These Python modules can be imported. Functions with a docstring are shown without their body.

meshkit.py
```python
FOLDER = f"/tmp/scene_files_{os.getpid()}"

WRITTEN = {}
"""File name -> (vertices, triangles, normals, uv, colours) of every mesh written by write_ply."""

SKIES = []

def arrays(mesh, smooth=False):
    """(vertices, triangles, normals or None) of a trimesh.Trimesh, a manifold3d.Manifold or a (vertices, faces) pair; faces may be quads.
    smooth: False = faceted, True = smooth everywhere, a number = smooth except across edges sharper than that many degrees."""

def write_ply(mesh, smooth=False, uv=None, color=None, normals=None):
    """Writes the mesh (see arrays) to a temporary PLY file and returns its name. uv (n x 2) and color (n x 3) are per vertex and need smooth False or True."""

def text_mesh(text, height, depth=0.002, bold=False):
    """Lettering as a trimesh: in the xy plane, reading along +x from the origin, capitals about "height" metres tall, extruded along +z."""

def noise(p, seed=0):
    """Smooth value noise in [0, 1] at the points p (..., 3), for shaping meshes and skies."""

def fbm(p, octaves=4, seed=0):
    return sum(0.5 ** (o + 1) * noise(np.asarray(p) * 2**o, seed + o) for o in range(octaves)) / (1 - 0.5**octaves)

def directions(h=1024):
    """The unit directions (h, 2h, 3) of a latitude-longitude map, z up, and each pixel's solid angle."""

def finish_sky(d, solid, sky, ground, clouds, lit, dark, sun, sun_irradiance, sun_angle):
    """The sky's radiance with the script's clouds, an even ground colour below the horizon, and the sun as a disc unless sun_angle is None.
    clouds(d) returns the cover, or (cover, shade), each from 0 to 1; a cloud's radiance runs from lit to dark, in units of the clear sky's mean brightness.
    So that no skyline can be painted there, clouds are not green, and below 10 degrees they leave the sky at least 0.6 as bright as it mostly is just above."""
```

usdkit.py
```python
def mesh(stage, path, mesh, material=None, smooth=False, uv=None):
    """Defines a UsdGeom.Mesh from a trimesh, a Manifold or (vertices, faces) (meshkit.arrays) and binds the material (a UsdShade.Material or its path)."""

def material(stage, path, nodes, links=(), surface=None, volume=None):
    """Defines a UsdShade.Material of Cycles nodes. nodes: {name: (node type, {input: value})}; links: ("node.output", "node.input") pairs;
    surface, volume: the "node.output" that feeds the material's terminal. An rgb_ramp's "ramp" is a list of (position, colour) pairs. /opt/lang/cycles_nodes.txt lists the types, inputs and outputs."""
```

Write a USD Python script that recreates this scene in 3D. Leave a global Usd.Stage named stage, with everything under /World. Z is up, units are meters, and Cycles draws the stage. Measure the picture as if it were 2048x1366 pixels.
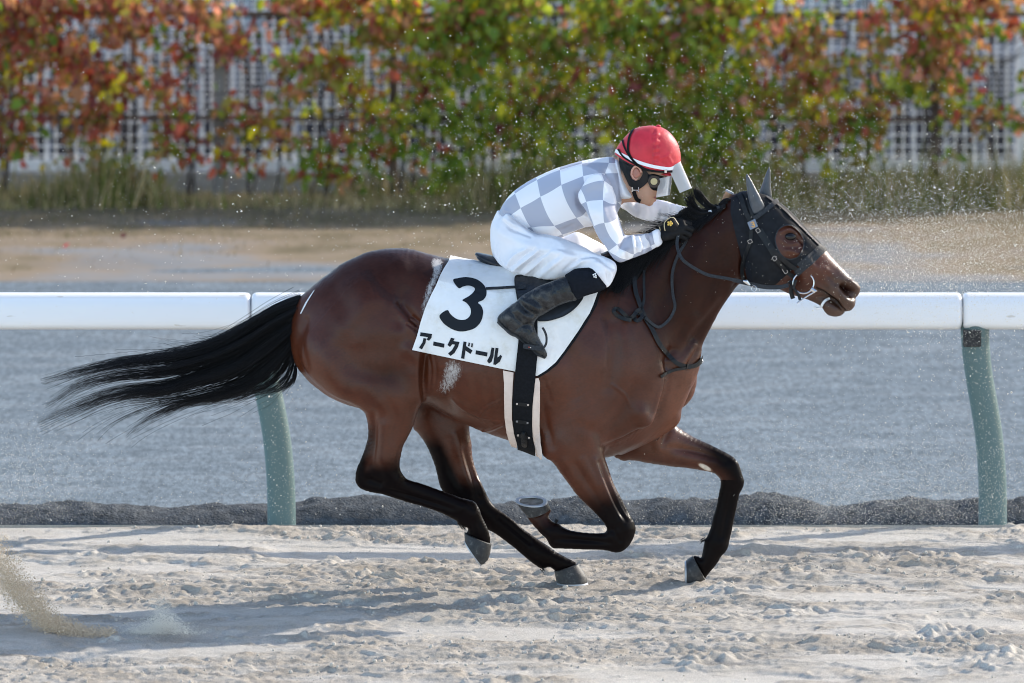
import math, random
import numpy as np, trimesh, manifold3d as m3, usdkit, meshkit
import scipy.sparse as sp
from scipy.sparse.linalg import spsolve
from scipy.ndimage import distance_transform_edt as edt, gaussian_filter, map_coordinates
from PIL import Image, ImageDraw
from pxr import Usd, UsdGeom, UsdLux, UsdShade, Gf, Sdf, Vt

rng = np.random.default_rng(7)
random.seed(7)
stage = Usd.Stage.CreateInMemory()
UsdGeom.SetStageUpAxis(stage, 'Z')
UsdGeom.Xform.Define(stage, '/World')
UsdGeom.Scope.Define(stage, '/World/Looks')

# ------------------------------------------------------------------ camera, sky, sun, exposure
W2, H2 = 2048, 1366                     # the photograph's own pixels, used only to lay things out
FPX, CAMD, CAMH, PITCH = 15000.0, 29.74, 4.4, math.radians(6.534)
EXPOSURE = 0.82
SUN = np.array([1.55, 1.05, 1.0]) / np.linalg.norm([1.55, 1.05, 1.0])
cam = UsdGeom.Camera.Define(stage, '/World/camera')
cam.AddTranslateOp().Set((0, -CAMD, CAMH))
cam.AddRotateXOp().Set(90 - math.degrees(PITCH))
cam.CreateHorizontalApertureAttr(36.0)
cam.CreateVerticalApertureAttr(36.0 * 683 / 1024)
cam.CreateFocalLengthAttr(36.0 * FPX / W2)
cam.CreateFStopAttr(3.8)
cam.CreateFocusDistanceAttr(29.9)
cam.CreateExposureAttr(EXPOSURE)
cam.CreateClippingRangeAttr((0.5, 2000.0))
elev, azim = math.asin(SUN[2]), math.atan2(SUN[0], SUN[1])
dome = UsdLux.DomeLight.Define(stage, '/World/sky')
sky_m = usdkit.material(stage, '/World/Looks/sky', {
    's': ('sky_texture', {'sky_type': 'single_scattering', 'sun_disc': False, 'sun_elevation': elev, 'sun_rotation': azim, 'aerosol_density': 1.0}),
    'b': ('background_shader', {'strength': 0.15})}, [('s.color', 'b.color')], surface='b.background')
UsdShade.MaterialBindingAPI.Apply(dome.GetPrim()).Bind(sky_m)
sun = UsdLux.DistantLight.Define(stage, '/World/sun')
sun.CreateNormalizeAttr(True)
sun.CreateIntensityAttr(0.88)
sun.CreateAngleAttr(0.8)
sun.CreateColorAttr((1.0, 0.92, 0.81))
q = Gf.Rotation(Gf.Vec3d(0, 0, 1), Gf.Vec3d(*map(float, SUN)))
sun.AddTransformOp().Set(Gf.Matrix4d().SetRotate(q))

# ------------------------------------------------------------------ helpers: scene tree
used = {}
def numbered(parent, name):
    k = used.get((parent, name), 0)
    used[(parent, name)] = k + 1
    return f'{parent}/{name}' + (f'_{k:03d}' if k else '')
def tag(prim, label=None, category=None, group=None, kind=None):
    for k, v in (('label', label), ('category', category), ('group', group), ('kind', kind)):
        if v: prim.SetCustomDataByKey(k, v)
def thing(name, label, category, group=None, loc=(0, 0, 0)):
    x = UsdGeom.Xform.Define(stage, numbered('/World', name))
    if any(loc): x.AddTranslateOp().Set(tuple(map(float, loc)))
    tag(x.GetPrim(), label, category, group)
    return x.GetPrim()
def path_of(parent): return '/World' if parent is None else str(parent.GetPath())
def obj(name, mesh, mat, parent=None, smooth=35, color=None, uv=None, label=None, category=None, group=None, kind=None, attrs=None):
    p = numbered(path_of(parent), name)
    m = usdkit.mesh(stage, p, mesh, mat, smooth=smooth, uv=uv)
    pv = UsdGeom.PrimvarsAPI(m)
    if color is not None:
        pv.CreatePrimvar('Col', Sdf.ValueTypeNames.Color3fArray, 'vertex').Set(Vt.Vec3fArray.FromNumpy(np.asarray(color, np.float32)))
    for k, a in (attrs or {}).items():
        pv.CreatePrimvar(k, Sdf.ValueTypeNames.FloatArray, 'vertex').Set(Vt.FloatArray.FromNumpy(np.asarray(a, np.float32)))
    tag(m.GetPrim(), label, category, group, kind)
    return m.GetPrim()
def curves(name, strands, widths, mat, parent=None, **kw):
    c = UsdGeom.BasisCurves.Define(stage, numbered(path_of(parent), name))
    c.CreateTypeAttr('linear')
    c.CreateCurveVertexCountsAttr(Vt.IntArray.FromNumpy(np.array([len(s) for s in strands], np.int32)))
    c.CreatePointsAttr(Vt.Vec3fArray.FromNumpy(np.vstack(strands).astype(np.float32)))
    c.CreateWidthsAttr(Vt.FloatArray.FromNumpy(np.concatenate(widths).astype(np.float32)))
    c.SetWidthsInterpolation('vertex')
    UsdShade.MaterialBindingAPI.Apply(c.GetPrim()).Bind(mat)
    tag(c.GetPrim(), **kw)
    return c.GetPrim()
def material(name, nodes, links=(), surface='p.BSDF', volume=None):
    return usdkit.material(stage, '/World/Looks/' + name, nodes, links, surface=surface, volume=volume)
def plain(name, col, rough=0.5, **kw):
    return material(name, {'p': ('principled_bsdf', {'base_color': col, 'roughness': rough, **kw})})
def mottled(name, c1, c2, scale=8.0, rough=0.5, bump=0.0, bscale=None, detail=4.0, stretch=(1, 1, 1), ramp=(0.35, 0.65), bdist=0.01, **kw):
    nodes = {'t': ('texture_coordinate', {}), 'm': ('mapping', {'scale': stretch}),
             'n': ('noise_texture', {'scale': scale, 'detail': detail, 'roughness': 0.6}),
             'r': ('rgb_ramp', {'ramp': [(ramp[0], c1), (ramp[1], c2)]}),
             'p': ('principled_bsdf', {'roughness': rough, **kw})}
    links = [('t.object', 'm.vector'), ('m.vector', 'n.vector'), ('n.fac', 'r.fac'), ('r.color', 'p.base_color')]
    if bump:
        nodes['bn'] = ('noise_texture', {'scale': bscale or scale * 4, 'detail': 5.0})
        nodes['b'] = ('bump', {'strength': bump, 'distance': bdist})
        links += [('m.vector', 'bn.vector'), ('bn.fac', 'b.height'), ('b.normal', 'p.normal')]
    return material(name, nodes, links)

# ------------------------------------------------------------------ helpers: layout (where a sight line through the photograph meets the plane at depth Y)
CAMP = np.array([0, -CAMD, CAMH])
FWD, UPV = np.array([0, math.cos(PITCH), -math.sin(PITCH)]), np.array([0, math.sin(PITCH), math.cos(PITCH)])
def P(px, py, Y=0.0):
    px, py, Y = np.broadcast_arrays(np.asarray(px, float), np.asarray(py, float), np.asarray(Y, float))
    d = FWD * FPX + (px - W2 / 2)[..., None] * np.array([1.0, 0, 0]) - (py - H2 / 2)[..., None] * UPV
    t = (Y + CAMD) / d[..., 1]
    return CAMP + d * t[..., None]
def ground_Y(py, z=0.0):
    return (CAMH - z) / math.tan(PITCH + math.atan((py - H2 / 2) / FPX)) - CAMD
def proj(v):
    r = np.asarray(v) - CAMP
    dep = r @ FWD
    return W2 / 2 + FPX * r[..., 0] / dep, H2 / 2 - FPX * (r @ UPV) / dep

def spline(pts, closed=True, n=6):
    """Catmull-Rom through the points (any dimension)."""
    p = np.asarray(pts, float)
    N = len(p)
    idx = np.arange(N) if closed else np.arange(N - 1)
    g = (lambda i: p[i % N]) if closed else (lambda i: p[np.clip(i, 0, N - 1)])
    p0, p1, p2, p3 = g(idx - 1), g(idx), g(idx + 1), g(idx + 2)
    t = (np.arange(n) / n)[None, :, None]
    a, b, c, d = [x[:, None] for x in (p0, p1, p2, p3)]
    out = 0.5 * (2 * b + (c - a) * t + (2 * a - 5 * b + 4 * c - d) * t**2 + (3 * b - a - 3 * c + d) * t**3)
    out = out.reshape(-1, p.shape[1])
    return out if closed else np.vstack([out, p[-1]])

def control(v):
    """A constant, or control points (px, py, value) blended by inverse distance."""
    if np.ndim(v) == 0: return lambda px, py: np.full(np.shape(px), float(v))
    c = np.asarray(v, float)
    def f(px, py):
        px, py = np.asarray(px, float), np.asarray(py, float)
        w = [1.0 / ((px - a)**2 + (py - b)**2 + 60.0)**1.5 for a, b, _ in c]
        return sum(wi * vi for wi, vi in zip(w, c[:, 2])) / sum(w)
    return f

class Part:
    def __init__(self, outline, Y=0.0, s=0.8, screen=None, smooth=True):
        o = spline(outline) if smooth else np.asarray(outline, float)
        self.px, self.Yf, self.sf, self.screen = o, control(Y), control(s), screen
        self.w = P(o[:, 0], o[:, 1], self.Yf(o[:, 0], o[:, 1]))       # outline in the world
    def solve(self, h):
        pad = 0.05
        lo, hi = self.w[:, [0, 2]].min(0) - pad, self.w[:, [0, 2]].max(0) + pad
        lo = np.floor(lo / h) * h
        n = np.ceil((hi - lo) / h).astype(int) + 1
        S = 4
        im = Image.new('L', (int(n[0] * S), int(n[1] * S)))
        q = (self.w[:, [0, 2]] - lo) / h * S + S / 2 - 0.5
        ImageDraw.Draw(im).polygon([tuple(x) for x in q], fill=255)
        on = np.asarray(im).T > 127
        d = (edt(on) - edt(~on)) / S
        d = d.reshape(n[0], S, n[1], S)[:, S // 2 - 1:S // 2 + 1, :, S // 2 - 1:S // 2 + 1].mean((1, 3)) * h
        mask = d > 0
        ids = -np.ones(mask.shape, int); ids[mask] = np.arange(mask.sum())
        N = int(mask.sum())
        rows, cols = [], []
        for ax in (0, 1):
            a, b = (ids[:-1], ids[1:]) if ax == 0 else (ids[:, :-1], ids[:, 1:])
            k = (a >= 0) & (b >= 0)
            rows += [a[k], b[k]]; cols += [b[k], a[k]]
        rows, cols = np.concatenate(rows), np.concatenate(cols)
        diag = 4.0 + (h / self.screen)**2 if self.screen else 4.0
        A = sp.csc_matrix((np.concatenate([np.full(N, diag), -np.ones(len(rows))]), (np.concatenate([np.arange(N), rows]), np.concatenate([np.arange(N), cols]))), shape=(N, N))
        u = np.zeros(mask.shape)
        u[mask] = spsolve(A, np.full(N, h * h))
        # near the rim use the exact distance, so that the outline is smooth below the grid's step
        r = np.where(d > 1.2 * h, u / np.maximum(d, 1e-9), 0)
        ok = d > 1.2 * h
        if ok.any():
            near = edt(~ok, return_distances=False, return_indices=True)
            r = r[tuple(near)]
            r = gaussian_filter(r, 1.5)
        t = np.clip((d / h - 2) / 4, 0, 1)
        self.u = u * t + r * d * (1 - t)
        self.lo, self.n, self.h = lo, n, h
        gx, gz = lo[0] + np.arange(n[0]) * h, lo[1] + np.arange(n[1]) * h
        X, Z = np.meshgrid(gx, gz, indexing='ij')
        px, py = proj(np.stack([X, np.zeros_like(X), Z], -1))
        self.y0, s = self.Yf(px, py), self.sf(px, py)
        self.U = 2 * self.u * s * s
        g = np.gradient(self.U, h)
        self.G2 = g[0]**2 + g[1]**2
        return self
    def phi(self, ys, sl):
        U, G2, y0 = self.U[sl][:, None, :], self.G2[sl][:, None, :], self.y0[sl][:, None, :]
        dy = ys[None, :, None] - y0
        return ((U - dy * dy) / (np.sqrt(G2 + 4 * dy * dy) + 0.012)).astype(np.float32)

TETS = [(0, 5, 1, 6), (0, 1, 2, 6), (0, 2, 3, 6), (0, 3, 7, 6), (0, 7, 4, 6), (0, 4, 5, 6)]
CORN = [(0, 0, 0), (1, 0, 0), (1, 1, 0), (0, 1, 0), (0, 0, 1), (1, 0, 1), (1, 1, 1), (0, 1, 1)]
def isosurface(f, lo, h):
    """Marching tetrahedra of f > 0; always a closed manifold."""
    f = np.where(np.abs(f) < 1e-7, 1e-7, f)
    nx, ny, nz = f.shape
    pos = f > 0
    c = [pos[a:nx - 1 + a, b:ny - 1 + b, d:nz - 1 + d] for a, b, d in CORN]
    act = np.argwhere(~(np.logical_and.reduce(c) | ~np.logical_or.reduce(c)))
    gid = lambda o: ((act[:, 0] + o[0]) * ny + act[:, 1] + o[1]) * nz + act[:, 2] + o[2]
    ids = [gid(o) for o in CORN]
    ff = f.ravel()
    tri = []
    for t in TETS:
        I = np.stack([ids[k] for k in t], 1)
        V = ff[I] > 0
        cnt = V.sum(1)
        for want, sgn in ((1, True), (3, False)):
            k = np.where(cnt == want)[0]
            if len(k):
                i, v = I[k], V[k] == sgn
                lone = v.argmax(1)
                r = np.arange(len(k))
                others = np.array([[1, 2, 3], [0, 2, 3], [0, 1, 3], [0, 1, 2]])[lone]
                a = i[r, lone]; o = i[r[:, None], others]
                tri.append((np.stack([a, o[:, 0], a, o[:, 1], a, o[:, 2]], 1), a if sgn else o[:, 0], o[:, 0] if sgn else a))
        k = np.where(cnt == 2)[0]
        if len(k):
            i, v = I[k], V[k]
            order = np.argsort(~v, axis=1, kind='stable')
            s = np.take_along_axis(i, order, 1)
            a, b, cc, d = s.T
            tri.append((np.stack([a, cc, a, d, b, d], 1), a, cc))
            tri.append((np.stack([a, cc, b, d, b, cc], 1), a, cc))
    E = np.vstack([x[0] for x in tri]); ins = np.concatenate([x[1] for x in tri]); outs = np.concatenate([x[2] for x in tri])
    e = np.sort(E.reshape(-1, 2), 1)
    key = e[:, 0].astype(np.int64) * (nx * ny * nz) + e[:, 1]
    uq, inv = np.unique(key, return_inverse=True)
    ea, eb = uq // (nx * ny * nz), uq % (nx * ny * nz)
    fa, fb = ff[ea], ff[eb]
    t = (fa / (fa - fb))[:, None]
    crd = lambda g: np.stack([g // (ny * nz), (g // nz) % ny, g % nz], 1).astype(float)
    v = (crd(ea) * (1 - t) + crd(eb) * t) * h + lo
    F = inv.reshape(-1, 3)
    n = np.cross(v[F[:, 1]] - v[F[:, 0]], v[F[:, 2]] - v[F[:, 0]])
    dirn = crd(outs) - crd(ins)
    flip = (n * dirn).sum(1) < 0
    F[flip] = F[flip][:, ::-1]
    return v, F
def vnormals(v, f):
    n = np.zeros_like(v); c = np.cross(v[f[:, 1]] - v[f[:, 0]], v[f[:, 2]] - v[f[:, 0]])
    for k in range(3): np.add.at(n, f[:, k], c)
    return n / np.maximum(np.linalg.norm(n, axis=1, keepdims=True), 1e-12)
def relax(v, f, it=6, lam=0.5, mu=-0.52):
    N = len(v)
    e = np.vstack([f[:, [0, 1]], f[:, [1, 2]], f[:, [2, 0]]])
    A = sp.csr_matrix((np.ones(len(e)), (e[:, 0], e[:, 1])), shape=(N, N))
    A = A + A.T; A.data[:] = 1
    A = sp.diags(1 / np.maximum(np.asarray(A.sum(1)).ravel(), 1)) @ A
    for _ in range(it):
        v = v + lam * (A @ v - v)
        v = v + mu * (A @ v - v)
    return v
def inflate(parts, h, k=0.02, offset=0.0, ylim=None, it=8):
    """One smooth closed skin round all parts. k: blend radius, or one per part."""
    for p in parts: p.solve(h)
    lo = np.min([p.lo for p in parts], 0); hi = np.max([p.lo + p.n * h for p in parts], 0)
    r = [np.sqrt(np.maximum(p.U, 0).max()) for p in parts]
    ya = min(p.y0.min() - q for p, q in zip(parts, r)) - 0.03; yb = max(p.y0.max() + q for p, q in zip(parts, r)) + 0.03
    if ylim: ya, yb = max(ya, ylim[0]), min(yb, ylim[1])
    ny = int((yb - ya) / h) + 2
    nx, nz = np.round((hi - lo) / h).astype(int) + 2
    f = np.full((nx, ny, nz), -0.08, np.float32)
    ks = [k] * len(parts) if np.ndim(k) == 0 else k
    for p, q, kk in zip(parts, r, ks):
        i0 = np.round((p.lo - lo) / h).astype(int)
        j0 = max(0, int((p.y0.min() - q - 0.06 - ya) / h)); j1 = min(ny, int((p.y0.max() + q + 0.06 - ya) / h) + 1)
        ys = ya + np.arange(j0, j1) * h
        b = np.clip(p.phi(ys, (slice(0, p.n[0]), slice(0, p.n[1]))) + offset, -0.08, 0.12)
        box = f[i0[0]:i0[0] + p.n[0], j0:j1, i0[1]:i0[1] + p.n[1]]
        hh = np.maximum(kk - np.abs(box - b), 0) / kk
        box[...] = np.maximum(box, b) + hh * hh * kk * 0.25 * (np.minimum(box, b) > -0.07)
    f[[0, -1]] = -0.08; f[:, [0, -1]] = -0.08; f[:, :, [0, -1]] = -0.08
    v, F = isosurface(f, np.array([lo[0], ya, lo[1]]), h)
    return relax(v, F, it), F
def biggest(v, f):
    m = trimesh.Trimesh(v, f, process=False)
    c = trimesh.graph.connected_component_labels(m.face_adjacency, node_count=len(f))
    keep = f[c == np.bincount(c).argmax()]
    uq, inv = np.unique(keep, return_inverse=True)
    return v[uq], inv.reshape(-1, 3)
def solid(v, f):
    return m3.Manifold(m3.Mesh(np.asarray(v, np.float32), np.asarray(f, np.uint32)))
def arrs(m):
    a = m.to_mesh()
    return np.array(a.vert_properties[:, :3], float), np.array(a.tri_verts, int)
def tube(pts, r, sides=8, closed=False, flat=None):
    """A round (or flat strap, flat=(width, thickness, facing vector)) tube through the points."""
    p = np.asarray(pts, float)
    t = (np.roll(p, -1, 0) - np.roll(p, 1, 0)) if closed else np.gradient(p, axis=0)
    t /= np.linalg.norm(t, axis=1, keepdims=True) + 1e-12
    if flat is not None:
        face = np.broadcast_to(np.asarray(flat[2], float), p.shape)
        a = np.cross(t, face); a /= np.linalg.norm(a, axis=1, keepdims=True) + 1e-12
        b = np.cross(a, t)
        w, h = np.broadcast_to(flat[0], (len(p),)) / 2, np.broadcast_to(flat[1], (len(p),)) / 2
        c = h * .5
        prof = [(-1, -.4), (-1, .4), (-.9, 1), (.9, 1), (1, .4), (1, -.4), (.9, -1), (-.9, -1)]
        v = np.stack([p + a * (w * x)[:, None] + b * (h * y)[:, None] for x, y in prof], 1)
        sides = 8
    else:
        ref = np.zeros_like(p); a = np.zeros_like(p)
        u = np.array([0, 0, 1.0]) if abs(t[0, 2]) < .9 else np.array([1.0, 0, 0])
        for i in range(len(p)):
            u = u - t[i] * (u @ t[i]); u /= np.linalg.norm(u) + 1e-12; a[i] = u
        b = np.cross(t, a)
        r = np.broadcast_to(r, (len(p),))
        ang = np.arange(sides) * 2 * np.pi / sides
        v = p[:, None] + r[:, None, None] * (np.cos(ang)[None, :, None] * a[:, None] + np.sin(ang)[None, :, None] * b[:, None])
    n, m = len(p), sides
    f = []
    for i in range(n if closed else n - 1):
        q, s = i * m + np.arange(m), ((i + 1) % n) * m + np.arange(m)
        f += [np.stack([q, np.roll(q, -1), np.roll(s, -1)], 1), np.stack([q, np.roll(s, -1), s], 1)]
    v = v.reshape(-1, 3)
    if not closed:
        k = len(v)
        v = np.vstack([v, p[0], p[-1]])
        q = np.arange(m); s = (n - 1) * m + q
        f += [np.stack([np.roll(q, -1), q, np.full(m, k)], 1), np.stack([s, np.roll(s, -1), np.full(m, k + 1)], 1)]
    f = np.vstack(f)
    return trimesh.Trimesh(v, f, process=False)
def resample(p, step):
    p = np.asarray(p, float)
    L = np.concatenate([[0], np.cumsum(np.linalg.norm(np.diff(p, axis=0), axis=1))])
    s = np.linspace(0, L[-1], max(2, int(L[-1] / step) + 1))
    return np.stack([np.interp(s, L, p[:, k]) for k in range(p.shape[1])], 1)
def box(x0, x1, y0, y1, z0, z1, bevel=0.0):
    if bevel:
        b = bevel
        pts = [(x, y, z) for x in (x0, x1) for y in (y0 + b, y1 - b) for z in (z0 + b, z1 - b)] + [(x, y, z) for x in (x0 + b, x1 - b) for y in (y0, y1) for z in (z0 + b, z1 - b)] + [(x, y, z) for x in (x0 + b, x1 - b) for y in (y0 + b, y1 - b) for z in (z0, z1)]
        return trimesh.convex.convex_hull(np.array(pts))
    m = trimesh.creation.box([x1 - x0, y1 - y0, z1 - z0]); m.apply_translation([(x0 + x1) / 2, (y0 + y1) / 2, (z0 + z1) / 2])
    return m
# ------------------------------------------------------------------ the setting
EDGE = 1.83                                                     # far edge of the sand
def grid_mesh(xs, ys, z):
    X, Y = np.meshgrid(xs, ys, indexing='ij')
    v = np.stack([X, Y, z], -1).reshape(-1, 3)
    n, m = len(xs), len(ys)
    i, j = np.meshgrid(np.arange(n - 1), np.arange(m - 1), indexing='ij')
    a = (i * m + j).ravel()
    f = np.vstack([np.stack([a, a + m, a + m + 1], 1), np.stack([a, a + m + 1, a + 1], 1)])
    return v, f
r3 = np.random.default_rng(5)
sand_m = material('sand', {'t': ('texture_coordinate', {}), 'n': ('noise_texture', {'scale': 3.2, 'detail': 6.0, 'roughness': .65, 'distortion': .4}), 'mp': ('mapping', {'scale': (.55, 1.0, 1.0)}),
    'a': ('attribute', {'attribute': 'damp'}), 'r': ('rgb_ramp', {'ramp': [(.36, (.535, .495, .435)), (.56, (.62, .58, .52))]}), 'mg': ('mapping', {'scale': (1.0, .3, 1.0)}), 'g': ('noise_texture', {'scale': 230.0, 'detail': 4.0, 'roughness': .8}),
    'gr': ('map_range', {'from_min': .3, 'from_max': .7, 'to_min': .66, 'to_max': 1.2}), 'mx': ('mix_color', {'b': (.37, .315, .25)}), 'mul': ('mix_color', {'blend_type': 'multiply', 'fac': 1.0, 'use_clamp': False}),
    'bn': ('noise_texture', {'scale': 95.0, 'detail': 5.0, 'roughness': .8}), 'b': ('bump', {'strength': .8, 'distance': .010}), 'p': ('principled_bsdf', {'roughness': .95, 'specular_ior_level': .2})},
    [('t.object', 'mp.vector'), ('mp.vector', 'n.vector'), ('n.fac', 'r.fac'), ('t.object', 'mg.vector'), ('mg.vector', 'g.vector'), ('g.fac', 'gr.value'), ('r.color', 'mx.a'), ('a.fac', 'mx.fac'), ('mx.result', 'mul.a'), ('gr.result', 'mul.b'), ('mul.result', 'p.base_color'),
     ('t.object', 'bn.vector'), ('bn.fac', 'b.height'), ('b.normal', 'p.normal')])
xs, ys = np.arange(-2.6, 2.601, .0075), np.concatenate([np.arange(-3.0, EDGE, .0075), [EDGE]])
XX, YY = np.meshgrid(xs, ys, indexing='ij')
q = np.stack([XX, YY, np.zeros_like(XX)], -1)
warp = np.stack([meshkit.fbm(q * 2.2 + 50, 3, 61) - .5, meshkit.fbm(q * 2.2 + 90, 3, 62) - .5, 0 * XX], -1)
q2 = q + warp * .22
big = meshkit.fbm(q * [.8, 1.5, 1], 3, 1)
churn = meshkit.fbm(q2 * [.75, 2.6, 1] + 20, 4, 31)
mask = np.clip((churn - .47) / .13, 0, 1); mask = mask * mask * (3 - 2 * mask)
ridge = 1 - np.abs(2 * meshkit.fbm(q2 * [1.3, 4.6, 1] + 7, 4, 2) - 1)
ridge = np.clip((ridge - .80) / .2, 0, 1) ** 1.4
n1 = meshkit.fbm(q2 * [11, 15, 1] + 3, 3, 9); n2 = meshkit.noise(q2 * 34 + 5, 14); n3 = meshkit.noise(q * 70, 4)
st1 = meshkit.fbm(q2 * [1.5, 3.6, 1] + 13, 4, 44); st2 = meshkit.fbm(q2 * [2.6, 6.0, 1] + 33, 4, 45)
sm = lambda a, lo, hi: (lambda t: t * t * (3 - 2 * t))(np.clip((a - lo) / (hi - lo), 0, 1))
steps = .024 * sm(st1, .47, .54) + .014 * sm(st1, .58, .62) + .013 * sm(st2, .50, .55)
rough = np.clip(mask + .6 * sm(st1, .46, .55) * (1 - sm(st1, .58, .7)), 0, 1)
grain = (n2 - .5) * .0075 + (n3 - .5) * .0055 + np.clip((n1 - .5) * 3, 0, 1) * .007
z = .020 * (big - .5) + steps * .48 + ridge * .012 * mask + grain * (.34 + .95 * rough)
damp = np.clip(rough * .66 - .03 + (n1 - .5) * 1.2 + (n2 - .5) * .25, 0, 1) * .8
for _ in range(60):                                            # hoof prints: a pit with a rim thrown up behind it
    cx, cy, R = r3.uniform(-2.6, 2.6), r3.uniform(-3.0, EDGE - .15), r3.uniform(.06, .11)
    dx, dy = (XX - cx) / 1.5, YY - cy
    d = np.sqrt(dx * dx + dy * dy) / R + (n1 - .5) * 1.4
    pit = -np.exp(-(d / .75)**2) * .020 + .018 * np.exp(-((d - 1.25) / .42)**2) * (1 + .8 * np.clip(-dx / R / 1.3, -1, 1))
    z += .7 * pit * (.4 + 1.2 * n2) * r3.uniform(.4, 1)
    damp = np.maximum(damp, .8 * np.exp(-(d / 1.2)**2) * r3.uniform(.3, 1))
z *= np.clip((EDGE + .02 - YY) / .16, .18, 1)
z -= np.median(z)
# level under the standing hoof
hx, hz = P(1145, 1167, .11)[0], P(1145, 1167, .11)[2]
w = np.exp(-((XX - hx)**2 + ((YY - .11) * 1.3)**2) / (2 * .10**2))
z = z * (1 - w) + (hz - .004) * w
v, f = grid_mesh(xs, ys, z)
obj('sand_track', (v, f), sand_m, smooth=True, kind='structure', attrs={'damp': damp.ravel()})
sand_z = (xs, ys, z, mask)
z0 = -.02
far_sand = plain('sand_beyond', (.47, .45, .42), .95)
for x0, x1, y0, y1 in ((-400, -2.6, -3.0, EDGE), (2.6, 400, -3.0, EDGE), (-400, 400, -60, -3.0)):
    obj('sand_track', grid_mesh(np.linspace(x0, x1, 20), np.linspace(y0, y1, 6), np.full((20, 6), z0 * .5)), sand_m, smooth=False, kind='structure', attrs={'damp': np.full(120, .12)})
kerb_v, kerb_f = grid_mesh(np.array([-400., 400.]), np.array([EDGE, EDGE + .03]), np.array([[-.001, -.2], [-.001, -.2]]))
obj('sand_edge', (kerb_v, kerb_f), sand_m, smooth=False, kind='structure', attrs={'damp': np.full(4, .3)})
GZ = -.06                                                      # the ground beyond the sand lies a little lower
road_m = material('grey_course', {'t': ('texture_coordinate', {}), 'mp': ('mapping', {'scale': (.4, 1.0, 1.0)}), 'n': ('noise_texture', {'scale': 4.0, 'detail': 7.0, 'roughness': .75}), 'r': ('rgb_ramp', {'ramp': [(.32, (.105, .134, .158)), (.50, (.138, .172, .198)), (.70, (.205, .236, .258))]}),
    'mp2': ('mapping', {'scale': (.75, .17, 1.0)}), 'g': ('noise_texture', {'scale': 60.0, 'detail': 5.0, 'roughness': .75}), 'gr': ('map_range', {'from_min': .3, 'from_max': .7, 'to_min': .52, 'to_max': 1.5}), 'mul': ('mix_color', {'blend_type': 'multiply', 'fac': 1.0, 'use_clamp': False}),
    'b': ('bump', {'strength': .4, 'distance': .01}), 'p': ('principled_bsdf', {'roughness': .95, 'specular_ior_level': .2})},
    [('t.object', 'mp.vector'), ('mp.vector', 'n.vector'), ('n.fac', 'r.fac'), ('t.object', 'mp2.vector'), ('mp2.vector', 'g.vector'), ('g.fac', 'gr.value'), ('r.color', 'mul.a'), ('gr.result', 'mul.b'), ('mul.result', 'p.base_color'), ('g.fac', 'b.height'), ('b.normal', 'p.normal')])
obj('ground', grid_mesh(np.linspace(-600, 600, 30), np.linspace(-60, 900, 30), np.full((30, 30), GZ - .15)), plain('earth', (.25, .23, .20), .95), smooth=False, kind='structure')
Y1 = ground_Y(556, GZ)                                          # where the grey course gives way to the dry verge
obj('grey_course', grid_mesh(np.linspace(-120, 120, 40), np.linspace(EDGE + .02, Y1 + .6, 30), np.full((40, 30), GZ)), road_m, smooth=False, kind='structure')
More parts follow.
